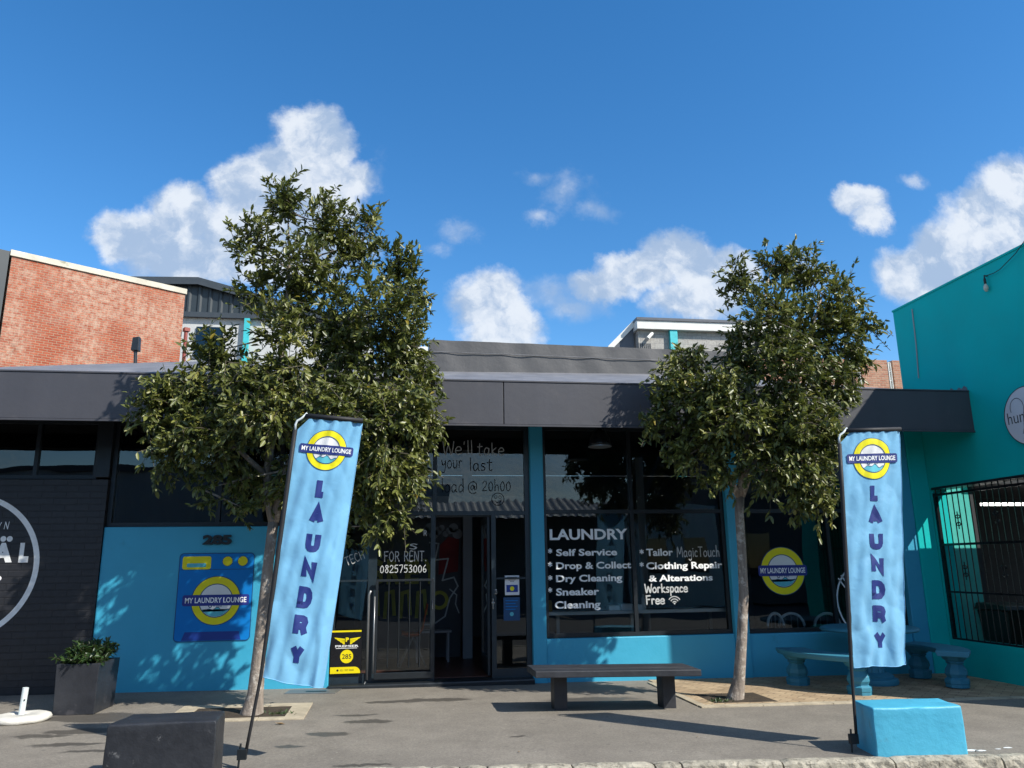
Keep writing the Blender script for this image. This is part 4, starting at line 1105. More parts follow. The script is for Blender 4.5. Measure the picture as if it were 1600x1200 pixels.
# ================================================================== SIGNS ON THE FRONT
def washing_machine_sign():
    xl, zt = on_front(282, 865, YF); xr, zb = on_front(390, 1000, YF)
    o = empty('washing_machine_sign', ((xl+xr)/2, YF, zb), 'blue washing machine shaped sign with yellow porthole ring on the blue wall', 'sign')
    w = xr-xl; h = zt-zb; Y = YF-.001
    m = MB(); vs, _ = rrect2d(xl, xr, zb, zt, .05); n = len(vs)
    m.add([(x, Y-.008, z) for x, z in vs]+[(x, Y, z) for x, z in vs], [tuple(range(n)), tuple(range(2*n-1, n-1, -1))]+[(k, n+k, n+(k+1) % n, (k+1) % n) for k in range(n)])
    m.build('panel', 'machine_blue', o)
    S = []
    loop = vs+[vs[0]]
    S.append((stroke2d([(a*.997+(xl+xr)/2*.003, b*.997+(zb+zt)/2*.003) for a, b in loop], .010), 'machine_line', 0))
    X_ = lambda f: xl+w*f
    Z_ = lambda f: zt-h*f
    S.append((stroke2d([(X_(.02), Z_(.188)), (X_(.98), Z_(.188))], .008), 'machine_line', 0))
    S.append((rrect2d(X_(.04), X_(.42), Z_(.185), Z_(.035), .03), 'yellow', 1)); S.append((rrect2d(X_(.10), X_(.355), Z_(.16), Z_(.115), .015), 'wave_blue', 2))
    S.append((ring2d(0, 0, 0, 0), 'machine_line', 0)) if False else None
    for fx in (.64, .845):
        S.append((disc2d(X_(fx), Z_(.095), w*.068), 'yellow', 1)); S.append((ring2d(X_(fx), Z_(.095), w*.064, w*.07), 'machine_line', 2))
    S = [s for s in S if s]
    S += logo_shapes(X_(.52), Z_(.545), w*.325, 1.36)
    S.append((poly2d([(X_(.10), zb+.012), (X_(.88), zb+.012), (X_(.85), zb+h*.105), (X_(.14), zb+h*.105)]), 'machine_base', 1))
    decal('artwork', S, lambda x, y, g: (x, Y-.008-g, y), o, gap=.0008)
washing_machine_sign()
def number_sign():
    x0, z1 = on_front(318, 836, YF); x1, z0 = on_front(362, 851, YF)
    o = None
    vs, fs = fit_text('285', x0, x1, z0, z1, .05)
    m = MB(); n = len(vs)
    m.add([(x, YF-.03, z) for x, z in vs], fs)
    # side walls from boundary edges
    cnt = {}
    for f in fs:
        for i in range(len(f)):
            e = (f[i], f[(i+1) % len(f)]); cnt[tuple(sorted(e))] = cnt.get(tuple(sorted(e)), 0)+1
    for f in fs:
        for i in range(len(f)):
            a, b = f[i], f[(i+1) % len(f)]
            if cnt[tuple(sorted((a, b)))] == 1:
                m.add([(vs[a][0], YF-.03, vs[a][1]), (vs[b][0], YF-.03, vs[b][1]), (vs[b][0], YF-.001, vs[b][1]), (vs[a][0], YF-.001, vs[a][1])], [(0, 1, 2, 3)])
    tag(m.build('house_number', 'black_frame'), 'black raised street number 285 on the blue wall', 'number')
number_sign()
def security_sign():
    Y = YF+.02
    x0, z0 = on_front(519, 1053, Y); x1, z1 = on_front(566, 984, Y)
    x0 -= .03
    o = empty('security_sign', ((x0+x1)/2, Y, z0), 'black and yellow security sign with wings and 285 beside the door', 'sign')
    m = MB(); m.box(x0, x1, Y-.004, Y+.004, z0, z1); m.build('panel', 'black_gloss', o)
    w = x1-x0; h = z1-z0
    X_ = lambda f: x0+w*f
    Z_ = lambda f: z0+h*f
    S = [(poly2d([(X_(.02), Z_(.955)), (X_(.98), Z_(.955)), (X_(.98), Z_(.995)), (X_(.02), Z_(.995))]), 'yellow_sign', 0)]
    b = [(X_(0), Z_(.0)), (X_(.97), Z_(.0))]+[(X_(.78+.19*math.cos(rad(a))), Z_(.02+.13*math.sin(rad(a)))) for a in range(0, 91, 15)]+[(X_(0), Z_(.15))]
    S.append((poly2d(b), 'yellow_sign', 0))
    S.append((disc2d(X_(.52), Z_(.39), w*.21), 'yellow_sign', 0)); S.append((fit_text('285', X_(.37), X_(.67), Z_(.335), Z_(.445), .01), 'ink', 1))
    for s in (-1, 1):
        cx_ = .53; f = lambda a, b_: (X_(cx_+s*a), Z_(b_))
        for k in range(4):
            S.append((poly2d([f(.08, .80-.035*k), f(.43-.08*k, .835-.04*k), f(.38-.08*k, .80-.04*k), f(.10, .755-.03*k)]), 'yellow_sign', 0))
    S.append((fit_text('P', X_(.47), X_(.58), Z_(.73), Z_(.83), .06), 'yellow_sign', 1))
    S.append((fit_text('PREMIER', X_(.14), X_(.90), Z_(.605), Z_(.655), .03), 'sign_white', 0))
    S.append((poly2d([(X_(.16), Z_(.575)), (X_(.85), Z_(.575)), (X_(.85), Z_(.588)), (X_(.16), Z_(.588))]), 'sign_white', 0))
    S.append((fit_text('021 707 0000', X_(.32), X_(.76), Z_(.055), Z_(.095), .0), 'ink', 1)); S.append((disc2d(X_(.24), Z_(.075), w*.035, 16), 'ink', 1))
    decal('artwork', S, lambda x, y, g: (x, Y-.004-g, y), o, gap=.0008)
security_sign()
def notices():
    Y = YF+.085-.006
    x0, z0 = on_front(789, 930, Y); x1, z1 = on_front(811, 899, Y)
    o = empty('paper_notice', ((x0+x1)/2, Y, z0), 'white paper notice taped on the glass beside the open door', 'notice')
    m = MB(); m.box(x0, x1, Y-.002, Y, z0, z1); m.build('sheet', 'paper', o)
    w = x1-x0; h = z1-z0; S = []
    for k, (a, b) in enumerate(((.15, .85), (.3, .7), (.25, .75), (.35, .65))): S.append((poly2d([(x0+w*a, z0+h*(.90-.07*k)), (x0+w*b, z0+h*(.90-.07*k)), (x0+w*b, z0+h*(.925-.07*k)), (x0+w*a, z0+h*(.925-.07*k))]), 'ink', 0))
    S.append((poly2d([(x0+w*.1, z0+h*.15), (x0+w*.9, z0+h*.15), (x0+w*.9, z0+h*.52), (x0+w*.1, z0+h*.52)]), 'machine_base', 0)); S.append((disc2d(x0+w*.5, z0+h*.33, w*.15, 20), 'yellow', 1))
    decal('print', S, lambda x, y, g: (x, Y-.002-g, y), o, gap=.0008)
    x0, z0 = on_front(787, 970, Y); x1, z1 = on_front(812, 933, Y)
    o = empty('dark_poster', ((x0+x1)/2, Y, z0), 'dark blue poster on the glass under the white paper notice', 'poster')
    m = MB(); m.box(x0, x1, Y-.002, Y, z0, z1); m.build('sheet', 'machine_line', o)
    decal('print', [(disc2d((x0+x1)/2, z0+(z1-z0)*.28, .028, 18), 'wave_blue', 0)]+[(poly2d([(x0+.03, z1-.05-.04*k), (x1-.03-.03*(k % 2), z1-.05-.04*k), (x1-.03-.03*(k % 2), z1-.04-.04*k), (x0+.03, z1-.04-.04*k)]), 'machine_blue', 0) for k in range(4)], lambda x, y, g: (x, Y-.002-g, y), o, gap=.0008)
notices()
def pendant_lamp():
    c = P(937, 690, 10.6)
    o = empty('pendant_lamp', tuple(c), 'black bell shaped pendant lamp hanging under the canopy', 'lamp')
    m = MB(); m.lathe([(.165, -.07), (.16, -.03), (.14, .06), (.10, .13), (.05, .17), (.035, .22)], tuple(c), 28); m.build('lamp_shade', 'black_gloss', o, smooth=True)
    m = MB(); m.lathe([(.155, -.062), (.168, -.068), (.168, -.078), (.155, -.078)], tuple(c), 28); m.build('rim', 'grey_metal', o)
    m = MB(); m.tube([c+np.array([0, 0, .2]), (c[0], c[1], 3.64)], .012, 8); m.build('cord', 'cable_black', o)
pendant_lamp()

# ================================================================== INTERIOR THINGS SEEN THROUGH THE GLASS
def interior_things():
    Y = YF+.42
    _, z = on_front(1000, 954.5, Y)
    o = empty('counter', (3.5, Y, .085), 'long white counter shelf behind the lettered window', 'counter')
    m = MB(); m.box(2.2, 5.05, Y-.12, Y+.35, z-.03, z+.02); m.build('top', 'interior_white', o, bevel=.004)
    for x in (2.45, 3.6, 4.85):
        m = MB(); m.box(x-.025, x+.025, Y+.2, Y+.25, .085, z-.03); m.build('leg', 'grey_metal', o)
    zc = z+.02
    for i, (x, w, h, l) in enumerate(((3.13, .16, .07, 'small white box at left on the counter behind window'), (3.32, .17, .09, 'middle white box on the counter behind window'), (3.50, .12, .075, 'white box on counter just left of the window bar'))):
        q = x+.12; m = MB(); m.box(q-w/2, q+w/2, Y-.08, Y+.1, zc, zc+h); tag(m.build('box', 'interior_white', bevel=.004), l, 'box', 'boxes on the counter')
    m = MB(); m.lathe([(.035, 0), (.035, .16), (.015, .19), (.015, .22)], (3.73, Y, zc), 12); tag(m.build('bottle', 'interior_white', smooth=False), 'white plastic bottle on counter beside the window bar', 'bottle')
    m = MB(); m.lathe([(.04, 0), (.04, .13), (.03, .14), (.03, .16)], (2.29, Y, zc), 12); tag(m.build('jar', 'gold_cloth'), 'small pale jar on counter at its left end', 'jar')
    # round backed metal chairs behind the right window
    for i, (px, r, lab) in enumerate(((1212, .13, 'round backed metal chair behind right window nearest the tree trunk'), (1237, .21, 'middle round backed metal chair behind right window'), (1293, .215, 'round backed metal chair behind window next to the flag pole'))):
        Yc_ = YF+.55+.12*(i % 2); c = P(px, 976, Yc_); zs = .5
        o = empty('metal_chair', (c[0], Yc_, .085), lab, 'chair', 'round backed chairs behind the glass')
        m = MB(); zb = c[2]-.02
        m.tube([(c[0]+r*math.cos(a), Yc_, zb+.19*math.sin(a)) for a in np.linspace(0, math.pi, 20)], .022, 8)
        m.build('backrest', 'interior_white', o, smooth=True)
        sp_ = MB()
        for k in (-.5, 0, .5): sp_.tube([(c[0]+k*r, Yc_+.01, .52), (c[0]+k*r, Yc_, zb+.17*math.sqrt(1-k*k))], .008, 6)
        for s in (-1, 1): sp_.tube([(c[0]+s*r, Yc_, zb), (c[0]+s*r*.95, Yc_, .5)], .014, 6)
        sp_.build('back_rods', 'grey_metal', o)
        m = MB(); m.lathe([(r, .0), (r+.01, .02), (r, .04)], (c[0], Yc_+r, .48), 24); m.build('seat', 'black_frame', o)
        for sx_ in (-1, 1):
            for sy_ in (0, 1):
                m = MB(); m.tube([(c[0]+sx_*r*.7, Yc_+r+(sy_-.5)*r*1.3, .48), (c[0]+sx_*r*.95, Yc_+r+(sy_-.5)*r*1.8, .085)], .012, 6); m.build('leg', 'grey_metal', o)
    # orange shell chair inside the entrance
    c = P(650, 1002, 12.9); x, y, z = c[0], 12.9, .085
    o = empty('orange_chair', (x, y, z), 'orange plastic shell chair inside the shop by the glass door', 'chair')
    m = MB(); N = 8; vs = []
    prof = [(-.22, .46), (-.05, .43), (.1, .44), (.18, .52), (.22, .70), (.27, .88)]
    for (a, b) in prof:
        for k in range(N+1):
            t_ = -1+2*k/N; vs.append((x-.05+a*.8, y+t_*.22, z+b+.05*t_*t_))
    m.add(vs, [(i*(N+1)+k, (i+1)*(N+1)+k, (i+1)*(N+1)+k+1, i*(N+1)+k+1) for i in range(len(prof)-1) for k in range(N)])
    s = m.build('seat_shell', 'orange', o, smooth=True); md = s.modifiers.new('solid', 'SOLIDIFY'); md.thickness = .012
    for sx_ in (-1, 1):
        for sy_ in (-1, 1):
            m = MB(); m.tube([(x-.05, y+sy_*.1, z+.43), (x-.05+sx_*.2, y+sy_*.2, z)], .011, 6); m.build('leg', 'grey_metal', o)
    # small table
    o = empty('side_table', (.1, 13.2, .085), 'small pale table inside the shop beside the orange chair', 'table')
    c = P(690, 985, 13.3)
    m = MB(); m.box(c[0]-.45, c[0]+.15, 13.1, 13.5, c[2]-.02, c[2]+.01); m.build('top', 'interior_pillar', o)
    for sx_ in (-.4, .1):
        for yy in (13.14, 13.46):
            m = MB(); m.box(c[0]+sx_-.015, c[0]+sx_+.015, yy-.015, yy+.015, .085, c[2]-.02); m.build('leg', 'interior_pillar', o)
interior_things()

# ================================================================== STREET FURNITURE
def street_bench():
    o = empty('street_bench', (2.5, 9.05, gz(2.5)), 'black painted slab bench on two square legs before the shop window', 'bench')
    rz = -.025
    def bx(m, x0, x1, y0, y1, z0, z1):
        f = lambda x, y, z: (x, y+(x-2.5)*-.07, z+gz(x))
        m.hexa([f(x0, y0, z0), f(x1, y0, z0), f(x1, y1, z0), f(x0, y1, z0), f(x0, y0, z1), f(x1, y0, z1), f(x1, y1, z1), f(x0, y1, z1)])
    m = MB(); bx(m, 1.56, 3.41, 8.72, 8.93, .385, .455); bx(m, 1.56, 3.41, 8.94, 9.12, .387, .457); bx(m, 1.56, 3.41, 9.13, 9.30, .385, .455)
    m.build('seat', 'bench_black', o, bevel=.008)
    for x in (1.825, 3.07):
        m = MB(); bx(m, x, x+.155, 9.08, 9.36-.1, -.02, .383) if False else bx(m, x, x+.15, 9.05, 9.26, -.02, .383); m.build('leg', 'bench_black', o, bevel=.008)
street_bench()
def rough_block(name, corners, h, mt, label, seed):
    cx_ = np.mean([c[0] for c in corners]); cy_ = np.mean([c[1] for c in corners])
    o_c = corners
    bm = bmesh.new()
    vs = [bm.verts.new((x, y, gz(x)-.03)) for x, y in corners]+[bm.verts.new((x*.985+cx_*.015, y*.985+cy_*.015, gz(cx_)+h)) for x, y in corners]
    for f in ((3,2,1,0),(4,5,6,7),(0,1,5,4),(1,2,6,5),(2,3,7,6),(3,0,4,7)): bm.faces.new([vs[i] for i in f])
    bmesh.ops.bevel(bm, geom=bm.edges[:], offset=.02, segments=3, affect='EDGES', profile=.6)
    bmesh.ops.subdivide_edges(bm, edges=[e for e in bm.edges if e.calc_length() > .15], cuts=7, use_grid_fill=True)
    rr = random.Random(seed)
    from mathutils import noise as mn
    for v in bm.verts:
        n_ = mn.noise_vector(v.co*5.0+Vector((seed, 0, 0)))*.006+mn.noise_vector(v.co*17.0)*.0025
        v.co += n_
    me = bpy.data.meshes.new(name); bm.to_mesh(me); bm.free(); me.shade_smooth(); me.materials.append(MATS[mt])
    o = bpy.data.objects.new(name, me); COL.objects.link(o); tag(o, label, 'block'); 
    try: me.set_sharp_from_angle(angle=rad(35))
    except Exception: pass
    return o
rough_block('concrete_block', [(4.07, 6.52), (4.875, 6.45), (4.96, 6.86), (4.135, 6.93)], .395, 'block_blue', 'bright blue painted concrete block on the pavement beside the right flag', 4)
rough_block('concrete_block', [(-2.085, 6.52), (-1.29, 6.50), (-1.31, 6.93), (-2.03, 6.95)], .44, 'block_black', 'black painted concrete block with white chips near the left flag', 9)
def planter():
    x0, x1 = -3.63, -3.215; y0, y1 = 9.62, 10.2; z = gz(-3.4)
    o = empty('planter_box', (-3.42, 9.9, z), 'tall black square planter tub standing by the black brick wall', 'planter')
    m = MB(); h = .53; e = .015
    out = [(x0, y0), (x1, y0), (x1+.02, y1), (x0+.02, y1)]; 
    vs = [(a, b, z) for a, b in out]+[(a+(-e if i in (0, 3) else e), b+(-e if i < 2 else e), z+h) for i, (a, b) in enumerate(out)]
    inn = [(a+(.035 if i in (0, 3) else -.035), b+(.035 if i < 2 else -.035)) for i, (a, b) in enumerate(out)]
    vs += [(a, b, z+h) for a, b in inn]+[(a, b, z+h-.08) for a, b in inn]
    m.add(vs, [(3,2,1,0),(0,1,5,4),(1,2,6,5),(2,3,7,6),(3,0,4,7),(4,5,9,8),(5,6,10,9),(6,7,11,10),(7,4,8,11),(8,9,13,12),(9,10,14,13),(10,11,15,14),(11,8,12,15)])
    m.build('tub', 'planter_black', o, bevel=.006)
    m = MB(); m.poly([(a, b, z+h-.075) for a, b in inn]); m.build('soil', 'soil', o)
    return (x0+x1)/2, (y0+y1)/2, z+h
PLX = planter()
def parasol_base():
    x, y = -3.84, 9.36; z = gz(x)
    o = empty('parasol_base', (x, y, z), 'white round concrete parasol base with a short pipe stub', 'parasol base')
    m = MB(); n = 40; prof = [(.265, 0), (.28, .012), (.285, .035), (.27, .058), (.22, .07), (.09, .072), (.08, .06), (.03, .06)]
    m.lathe(prof, (x, y, z), n); b = m.build('disc', 'concrete_white', o, smooth=True)
    rr = random.Random(2)
    for v in b.data.vertices: v.co.z += .003*math.sin(v.co.x*23+v.co.y*17); v.co.x += .004*math.sin(v.co.y*40)
    m = MB(); m.tube([(x+.0, y, z+.06), (x+.012, y, z+.33)], .030, 16, caps=False); m.tube([(x+.0, y, z+.06), (x+.012, y, z+.329)], .025, 16); m.build('pipe', 'pvc_white', o, smooth=False)
    m = MB(); m.tube([(x+.028, y-.035, z+.21), (x+.026, y-.025, z+.21)], .008, 8); m.build('screw', 'black_frame', o)
parasol_base()
def drain_cover():
    z = gz(-1); m = MB()
    a = [(-1.34, 10.72), (-.70, 10.66), (-.64, 11.02), (-1.3, 11.05)]
    m.hexa([(x, y, gz(x)-.02) for x, y in a]+[(x, y, gz(x)+.008) for x, y in a])
    o = empty('drain_cover', (-1, 10.9, z), 'flat grey metal drain cover in the pavement below the blue wall', 'drain cover')
    m.build('plate', 'drain_metal', o)
    m = MB()
    m.poly([(-1.08, 10.80, gz(-1)+.0125), (-.82, 10.79, gz(-1)+.0125), (-.82, 10.86, gz(-1)+.0125), (-1.08, 10.87, gz(-1)+.0125)]); m.build('slot', 'black_frame', o)
drain_cover()

def concrete_set():
    # round table with fluted pedestal
    cx_, cy_ = 6.55, 10.35; z = gz(cx_)+.01
    o = empty('garden_table', (cx_, cy_, z), 'blue painted round concrete table on a fluted pedestal behind the right flag', 'table')
    m = MB(); m.lathe([(.30, .0), (.31, .03), (.30, .07), (.25, .085), (.255, .11), (.22, .13), (.17, .15)], (cx_, cy_, z), 40); bo = m.build('base', 'blue_stone', o, smooth=True); bo.data.set_sharp_from_angle(angle=rad(40))
    m = MB(); n = 64; vs = []; prof = [(.155, .15), (.14, .22), (.13, .55), (.16, .64)]
    for (r, zz) in prof:
        for k in range(n): 
            rr_ = r*(1-.09*(.5+.5*math.cos(k*2*math.pi/4))); a = 2*math.pi*k/n; vs.append((cx_+rr_*math.cos(a), cy_+rr_*math.sin(a), z+zz))
    m.add(vs, [(i*n+k, i*n+(k+1) % n, (i+1)*n+(k+1) % n, (i+1)*n+k) for i in range(len(prof)-1) for k in range(n)]); m.build('pedestal', 'blue_stone', o)
    m = MB(); m.lathe([(.20, .64), (.42, .68), (.62, .69), (.64, .71), (.63, .735), (.60, .745)], (cx_, cy_, z), 56); m.build('top', 'blue_stone', o)
    # two curved benches on baluster legs
    def bench(a0, a1, R0, R1, label, lega):
        am = (a0+a1)/2
        b = empty('curved_bench', (cx_+R0*math.cos(am), cy_+R0*math.sin(am), z), label, 'bench', 'curved benches around the round table')
        m = MB(); N = 28
        prof = [(R0+.02, .40), (R0, .445), (R0, .47), (R1, .47), (R1, .445), (R1-.02, .40)]
        vs = [(cx_+r*math.cos(a0+(a1-a0)*i/N), cy_+r*math.sin(a0+(a1-a0)*i/N), z+zz) for i in range(N+1) for r, zz in prof]
        K = len(prof); fs = [(i*K+k, (i+1)*K+k, (i+1)*K+(k+1) % K, i*K+(k+1) % K) for i in range(N) for k in range(K)]
        fs += [tuple(range(K)), tuple(N*K+k for k in range(K-1, -1, -1))]
        m.add(vs, fs); m.build('seat', 'blue_stone', b, bevel=.006)
        for al in lega:
            r = (R0+R1)/2; c = (cx_+r*math.cos(al), cy_+r*math.sin(al), z)
            m = MB(); k = 1.18
            m.lathe([(.125*k, 0), (.125*k, .045), (.13*k, .05), (.13*k, .10), (.10*k, .12), (.105*k, .135), (.12*k, .17), (.115*k, .22), (.085*k, .275), (.08*k, .29), (.10*k, .31), (.09*k, .325), (.12*k, .35), (.145*k, .40)], c, 8); m.build('leg', 'blue_stone', b, bevel=.003)
    bench(rad(165), rad(243), .88, 1.28, 'blue painted curved concrete bench left of the round table', (rad(176), rad(228)))
    bench(rad(-48), rad(28), .80, 1.20, 'blue painted curved concrete bench beside the teal wall', (rad(-33), rad(20)))
concrete_set()

# ================================================================== FEATHER FLAGS
def flag(TL, TR, BL, BR, base, bracket, ptop, label, seed, Y, fold):
    """corners given as picture points on the plane y = Y of the banner"""
    o = empty('laundry_flag', (base[0], base[1], gz(base[0])), label, 'flag', 'flags standing on the pavement')
    C_ = [np.array(P(px, py, Y)) for px, py in (TL, TR, BL, BR)]
    rr = random.Random(seed); ph = [rr.uniform(0, 6.28) for _ in range(8)]
    def disp(u, v):
        d = .018*math.sin(5.2*u+2.4*v+ph[0])*(.4+.6*v)
        d += .009*math.sin(30*u+30*v+ph[1])*math.exp(-v/.05)+.005*math.sin(52*u+40*v)*math.exp(-v/.03)
        d += .026*math.sin(15*u-2.5*v+ph[2])*max(0, u-.35)**1.2*(.3+.9*v)
        d += .018*math.sin(9*u+24*v+ph[3])*math.exp(-((u-.10)/.28)**2-((v-.52)/.07)**2)+.010*math.sin(14*u-20*v+ph[5])*math.exp(-((u-.3)/.3)**2-((v-.80)/.12)**2)
        d += .010*math.sin(22*u+9*v+ph[4])*math.exp(-((v-.98)/.10)**2)
        d += .005*math.sin(13*(u+1.6*v)+ph[5])+.003*math.sin(31*(u+.5*v)+ph[6])
        q_ = mnoise.noise(Vector((u*2.6+v*1.5+seed, v*6.5-u*1.2, seed*.7))); d += .012*(1-abs(q_)*2.2)*(.35+.65*v)
        q_ = mnoise.noise(Vector((u*6+seed, v*17+u*5, seed*1.3))); d += .003*(1-abs(q_)*2)
        d += fold*max(0, (u-.86)/.14)**1.5*(.2+.8*v)
        return d
    def S(u, v, g=0.0):
        p_ = (C_[0]*(1-u)+C_[1]*u)*(1-v)+(C_[2]*(1-u)+C_[3]*u)*v
        p_ = p_+np.array([0, disp(u, v)-g, .006*math.sin(8*u+ph[7])*v])
        return p_
    NU, NV = 48, 150
    cut = .10                                    # clipped upper corner by the pole
    m = MB(); vs = []
    for j in range(NV+1):
        v = j/NV; u0 = max(0.0, .16*(1-v/.045)) if v < .045 else 0
        for i in range(NU+1): vs.append(tuple(S(u0+(1-u0)*i/NU, v)))
    m.add(vs, [(j*(NU+1)+i, (j+1)*(NU+1)+i, (j+1)*(NU+1)+i+1, j*(NU+1)+i+1) for j in range(NV) for i in range(NU)])
    ban = m.build('banner', 'banner_cloth', o, smooth=True)
    # stitched hem
    h = MB(); h.tube([tuple(S(u, 1.0)) for u in np.linspace(0, 1, 40)], .004, 5); h.tube([tuple(S(1.0, v)) for v in np.linspace(0, 1, 80)], .0035, 5); h.build('hem', 'banner_cloth', ban, smooth=True)
    w = np.linalg.norm(C_[1]-C_[0]); H = np.linalg.norm(C_[2]-C_[0])
    SH = logo_shapes(w*.5, -H*.121, w*.315, 1.35, cloth=True)
    for i, ch in enumerate('LAUNDRY'):
        zc = -H*(.270+.1045*i); hw = w*(.118 if ch != 'L' else .095); hh = H*.0395
        SH.append((caps(ch, w*.5-hw+(.02*w if ch == 'L' else 0), w*.5+hw, zc-hh, zc+hh, .30), 'navy_cloth', 0))
    on_cloth = lambda x, y, g: tuple(S(x/w, -y/H, .0025+g*1.0))
    decal('logo', SH[:-7], on_cloth, ban, step=.012)
    for q in SH[-7:]: decal('printed_letter', [q], on_cloth, ban, step=.012)
    # pole with black sleeve, elbow, top bar
    B = np.array([base[0], base[1], gz(base[0])+.10]); top = P(ptop[0], ptop[1], Y)
    low = C_[2]+np.array([-.02, .005, 0])
    m = MB(); pts = [B, B*.7+low*.3, low]+[C_[2]*(1-t_)+C_[0]*t_+np.array([-.018, .004, 0]) for t_ in (.25, .5, .75, .95)]
    m.tube(pts, [.013, .013, .014, .02, .02, .02, .018], 10); m.build('pole', 'sleeve_black', o, smooth=True)
    e = MB(); p0 = pts[-1]; p3 = C_[0]+np.array([.07, .004, .045])
    e.tube([p0, p0+np.array([.0, 0, .05]), p0+np.array([.015, 0, .085]), p0+np.array([.05, 0, .105]), p3+np.array([0, 0, .0])], .010, 8); e.build('elbow', 'pvc_white', o, smooth=True)
    t_ = MB(); a = C_[0]+np.array([.06, .004, .022]); b = C_[1]+np.array([.005, .004, .022]); t_.tube([a, b], .022, 8); t_.build('top_bar', 'sleeve_black', o, smooth=True)
    g = MB(); bz = gz(base[0]); q = np.array(bracket)
    g.box(q[0]-.012, B[0]+.012, base[1]-.02, base[1]+.02, B[2]-.03, B[2]+.05)
    g.tube([(q[0], base[1], bz-.02), (q[0]+.01, base[1], bz+.19)], .009, 8); g.build('ground_spike', 'black_frame', o, bevel=.003)
    return o
flag((1314, 676), (1407, 674), (1334, 1043), (1422, 1040), (4.02, 6.72), (3.965, 6.72), (1309, 676), 'upright sky blue LAUNDRY flag beside the blue concrete block', 3, 6.72, .03)
flag((467, 653), (566, 661), (411, 1059), (503, 1078), (-1.145, 6.95), (-1.195, 6.95), (463, 655), 'leaning sky blue LAUNDRY flag in front of the left tree', 8, 6.95, .10)

# ================================================================== TREES AND SHRUB
def leaves_mesh(name, pts, dirs, ups, lens, wid, tint, mt, parent, curl=.0):
    """pts/dirs/ups: arrays; every leaf is two folded halves"""
    n = len(pts)
    d = dirs/np.linalg.norm(dirs, axis=1, keepdims=True)
    s = np.cross(d, ups); s /= np.linalg.norm(s, axis=1, keepdims=True)+1e-9
    u = np.cross(s, d)
    L = lens[:, None]; Wd = wid[:, None]
    V = np.empty((n, 6, 3))
    V[:, 0] = pts
    V[:, 1] = pts+d*L*.30-s*Wd*.46+u*Wd*.16
    V[:, 2] = pts+d*L*.68-s*Wd*.40+u*Wd*.12-u*L*curl*.4
    V[:, 3] = pts+d*L-u*L*curl
    V[:, 4] = pts+d*L*.68+s*Wd*.40+u*Wd*.12-u*L*curl*.4
    V[:, 5] = pts+d*L*.30+s*Wd*.46+u*Wd*.16
    co = V.reshape(-1, 3)
    base = np.arange(n)*6
    F = np.stack([np.stack([base, base+1, base+2, base+3], 1), np.stack([base, base+3, base+4, base+5], 1)], 1).reshape(-1, 4)
    me = bpy.data.meshes.new(name)
    me.vertices.add(n*6); me.vertices.foreach_set('co', co.ravel())
    me.loops.add(len(F)*4); me.loops.foreach_set('vertex_index', F.ravel().astype(np.int32))
    me.polygons.add(len(F)); me.polygons.foreach_set('loop_start', np.arange(0, len(F)*4, 4, dtype=np.int32))
    at = me.attributes.new('tint', 'FLOAT', 'POINT'); at.data.foreach_set('value', np.repeat(tint, 6))
    me.update(calc_edges=True); me.materials.append(MATS[mt])
    o = bpy.data.objects.new(name, me); COL.objects.link(o)
    if parent is not None: attach(o, parent)
    return o

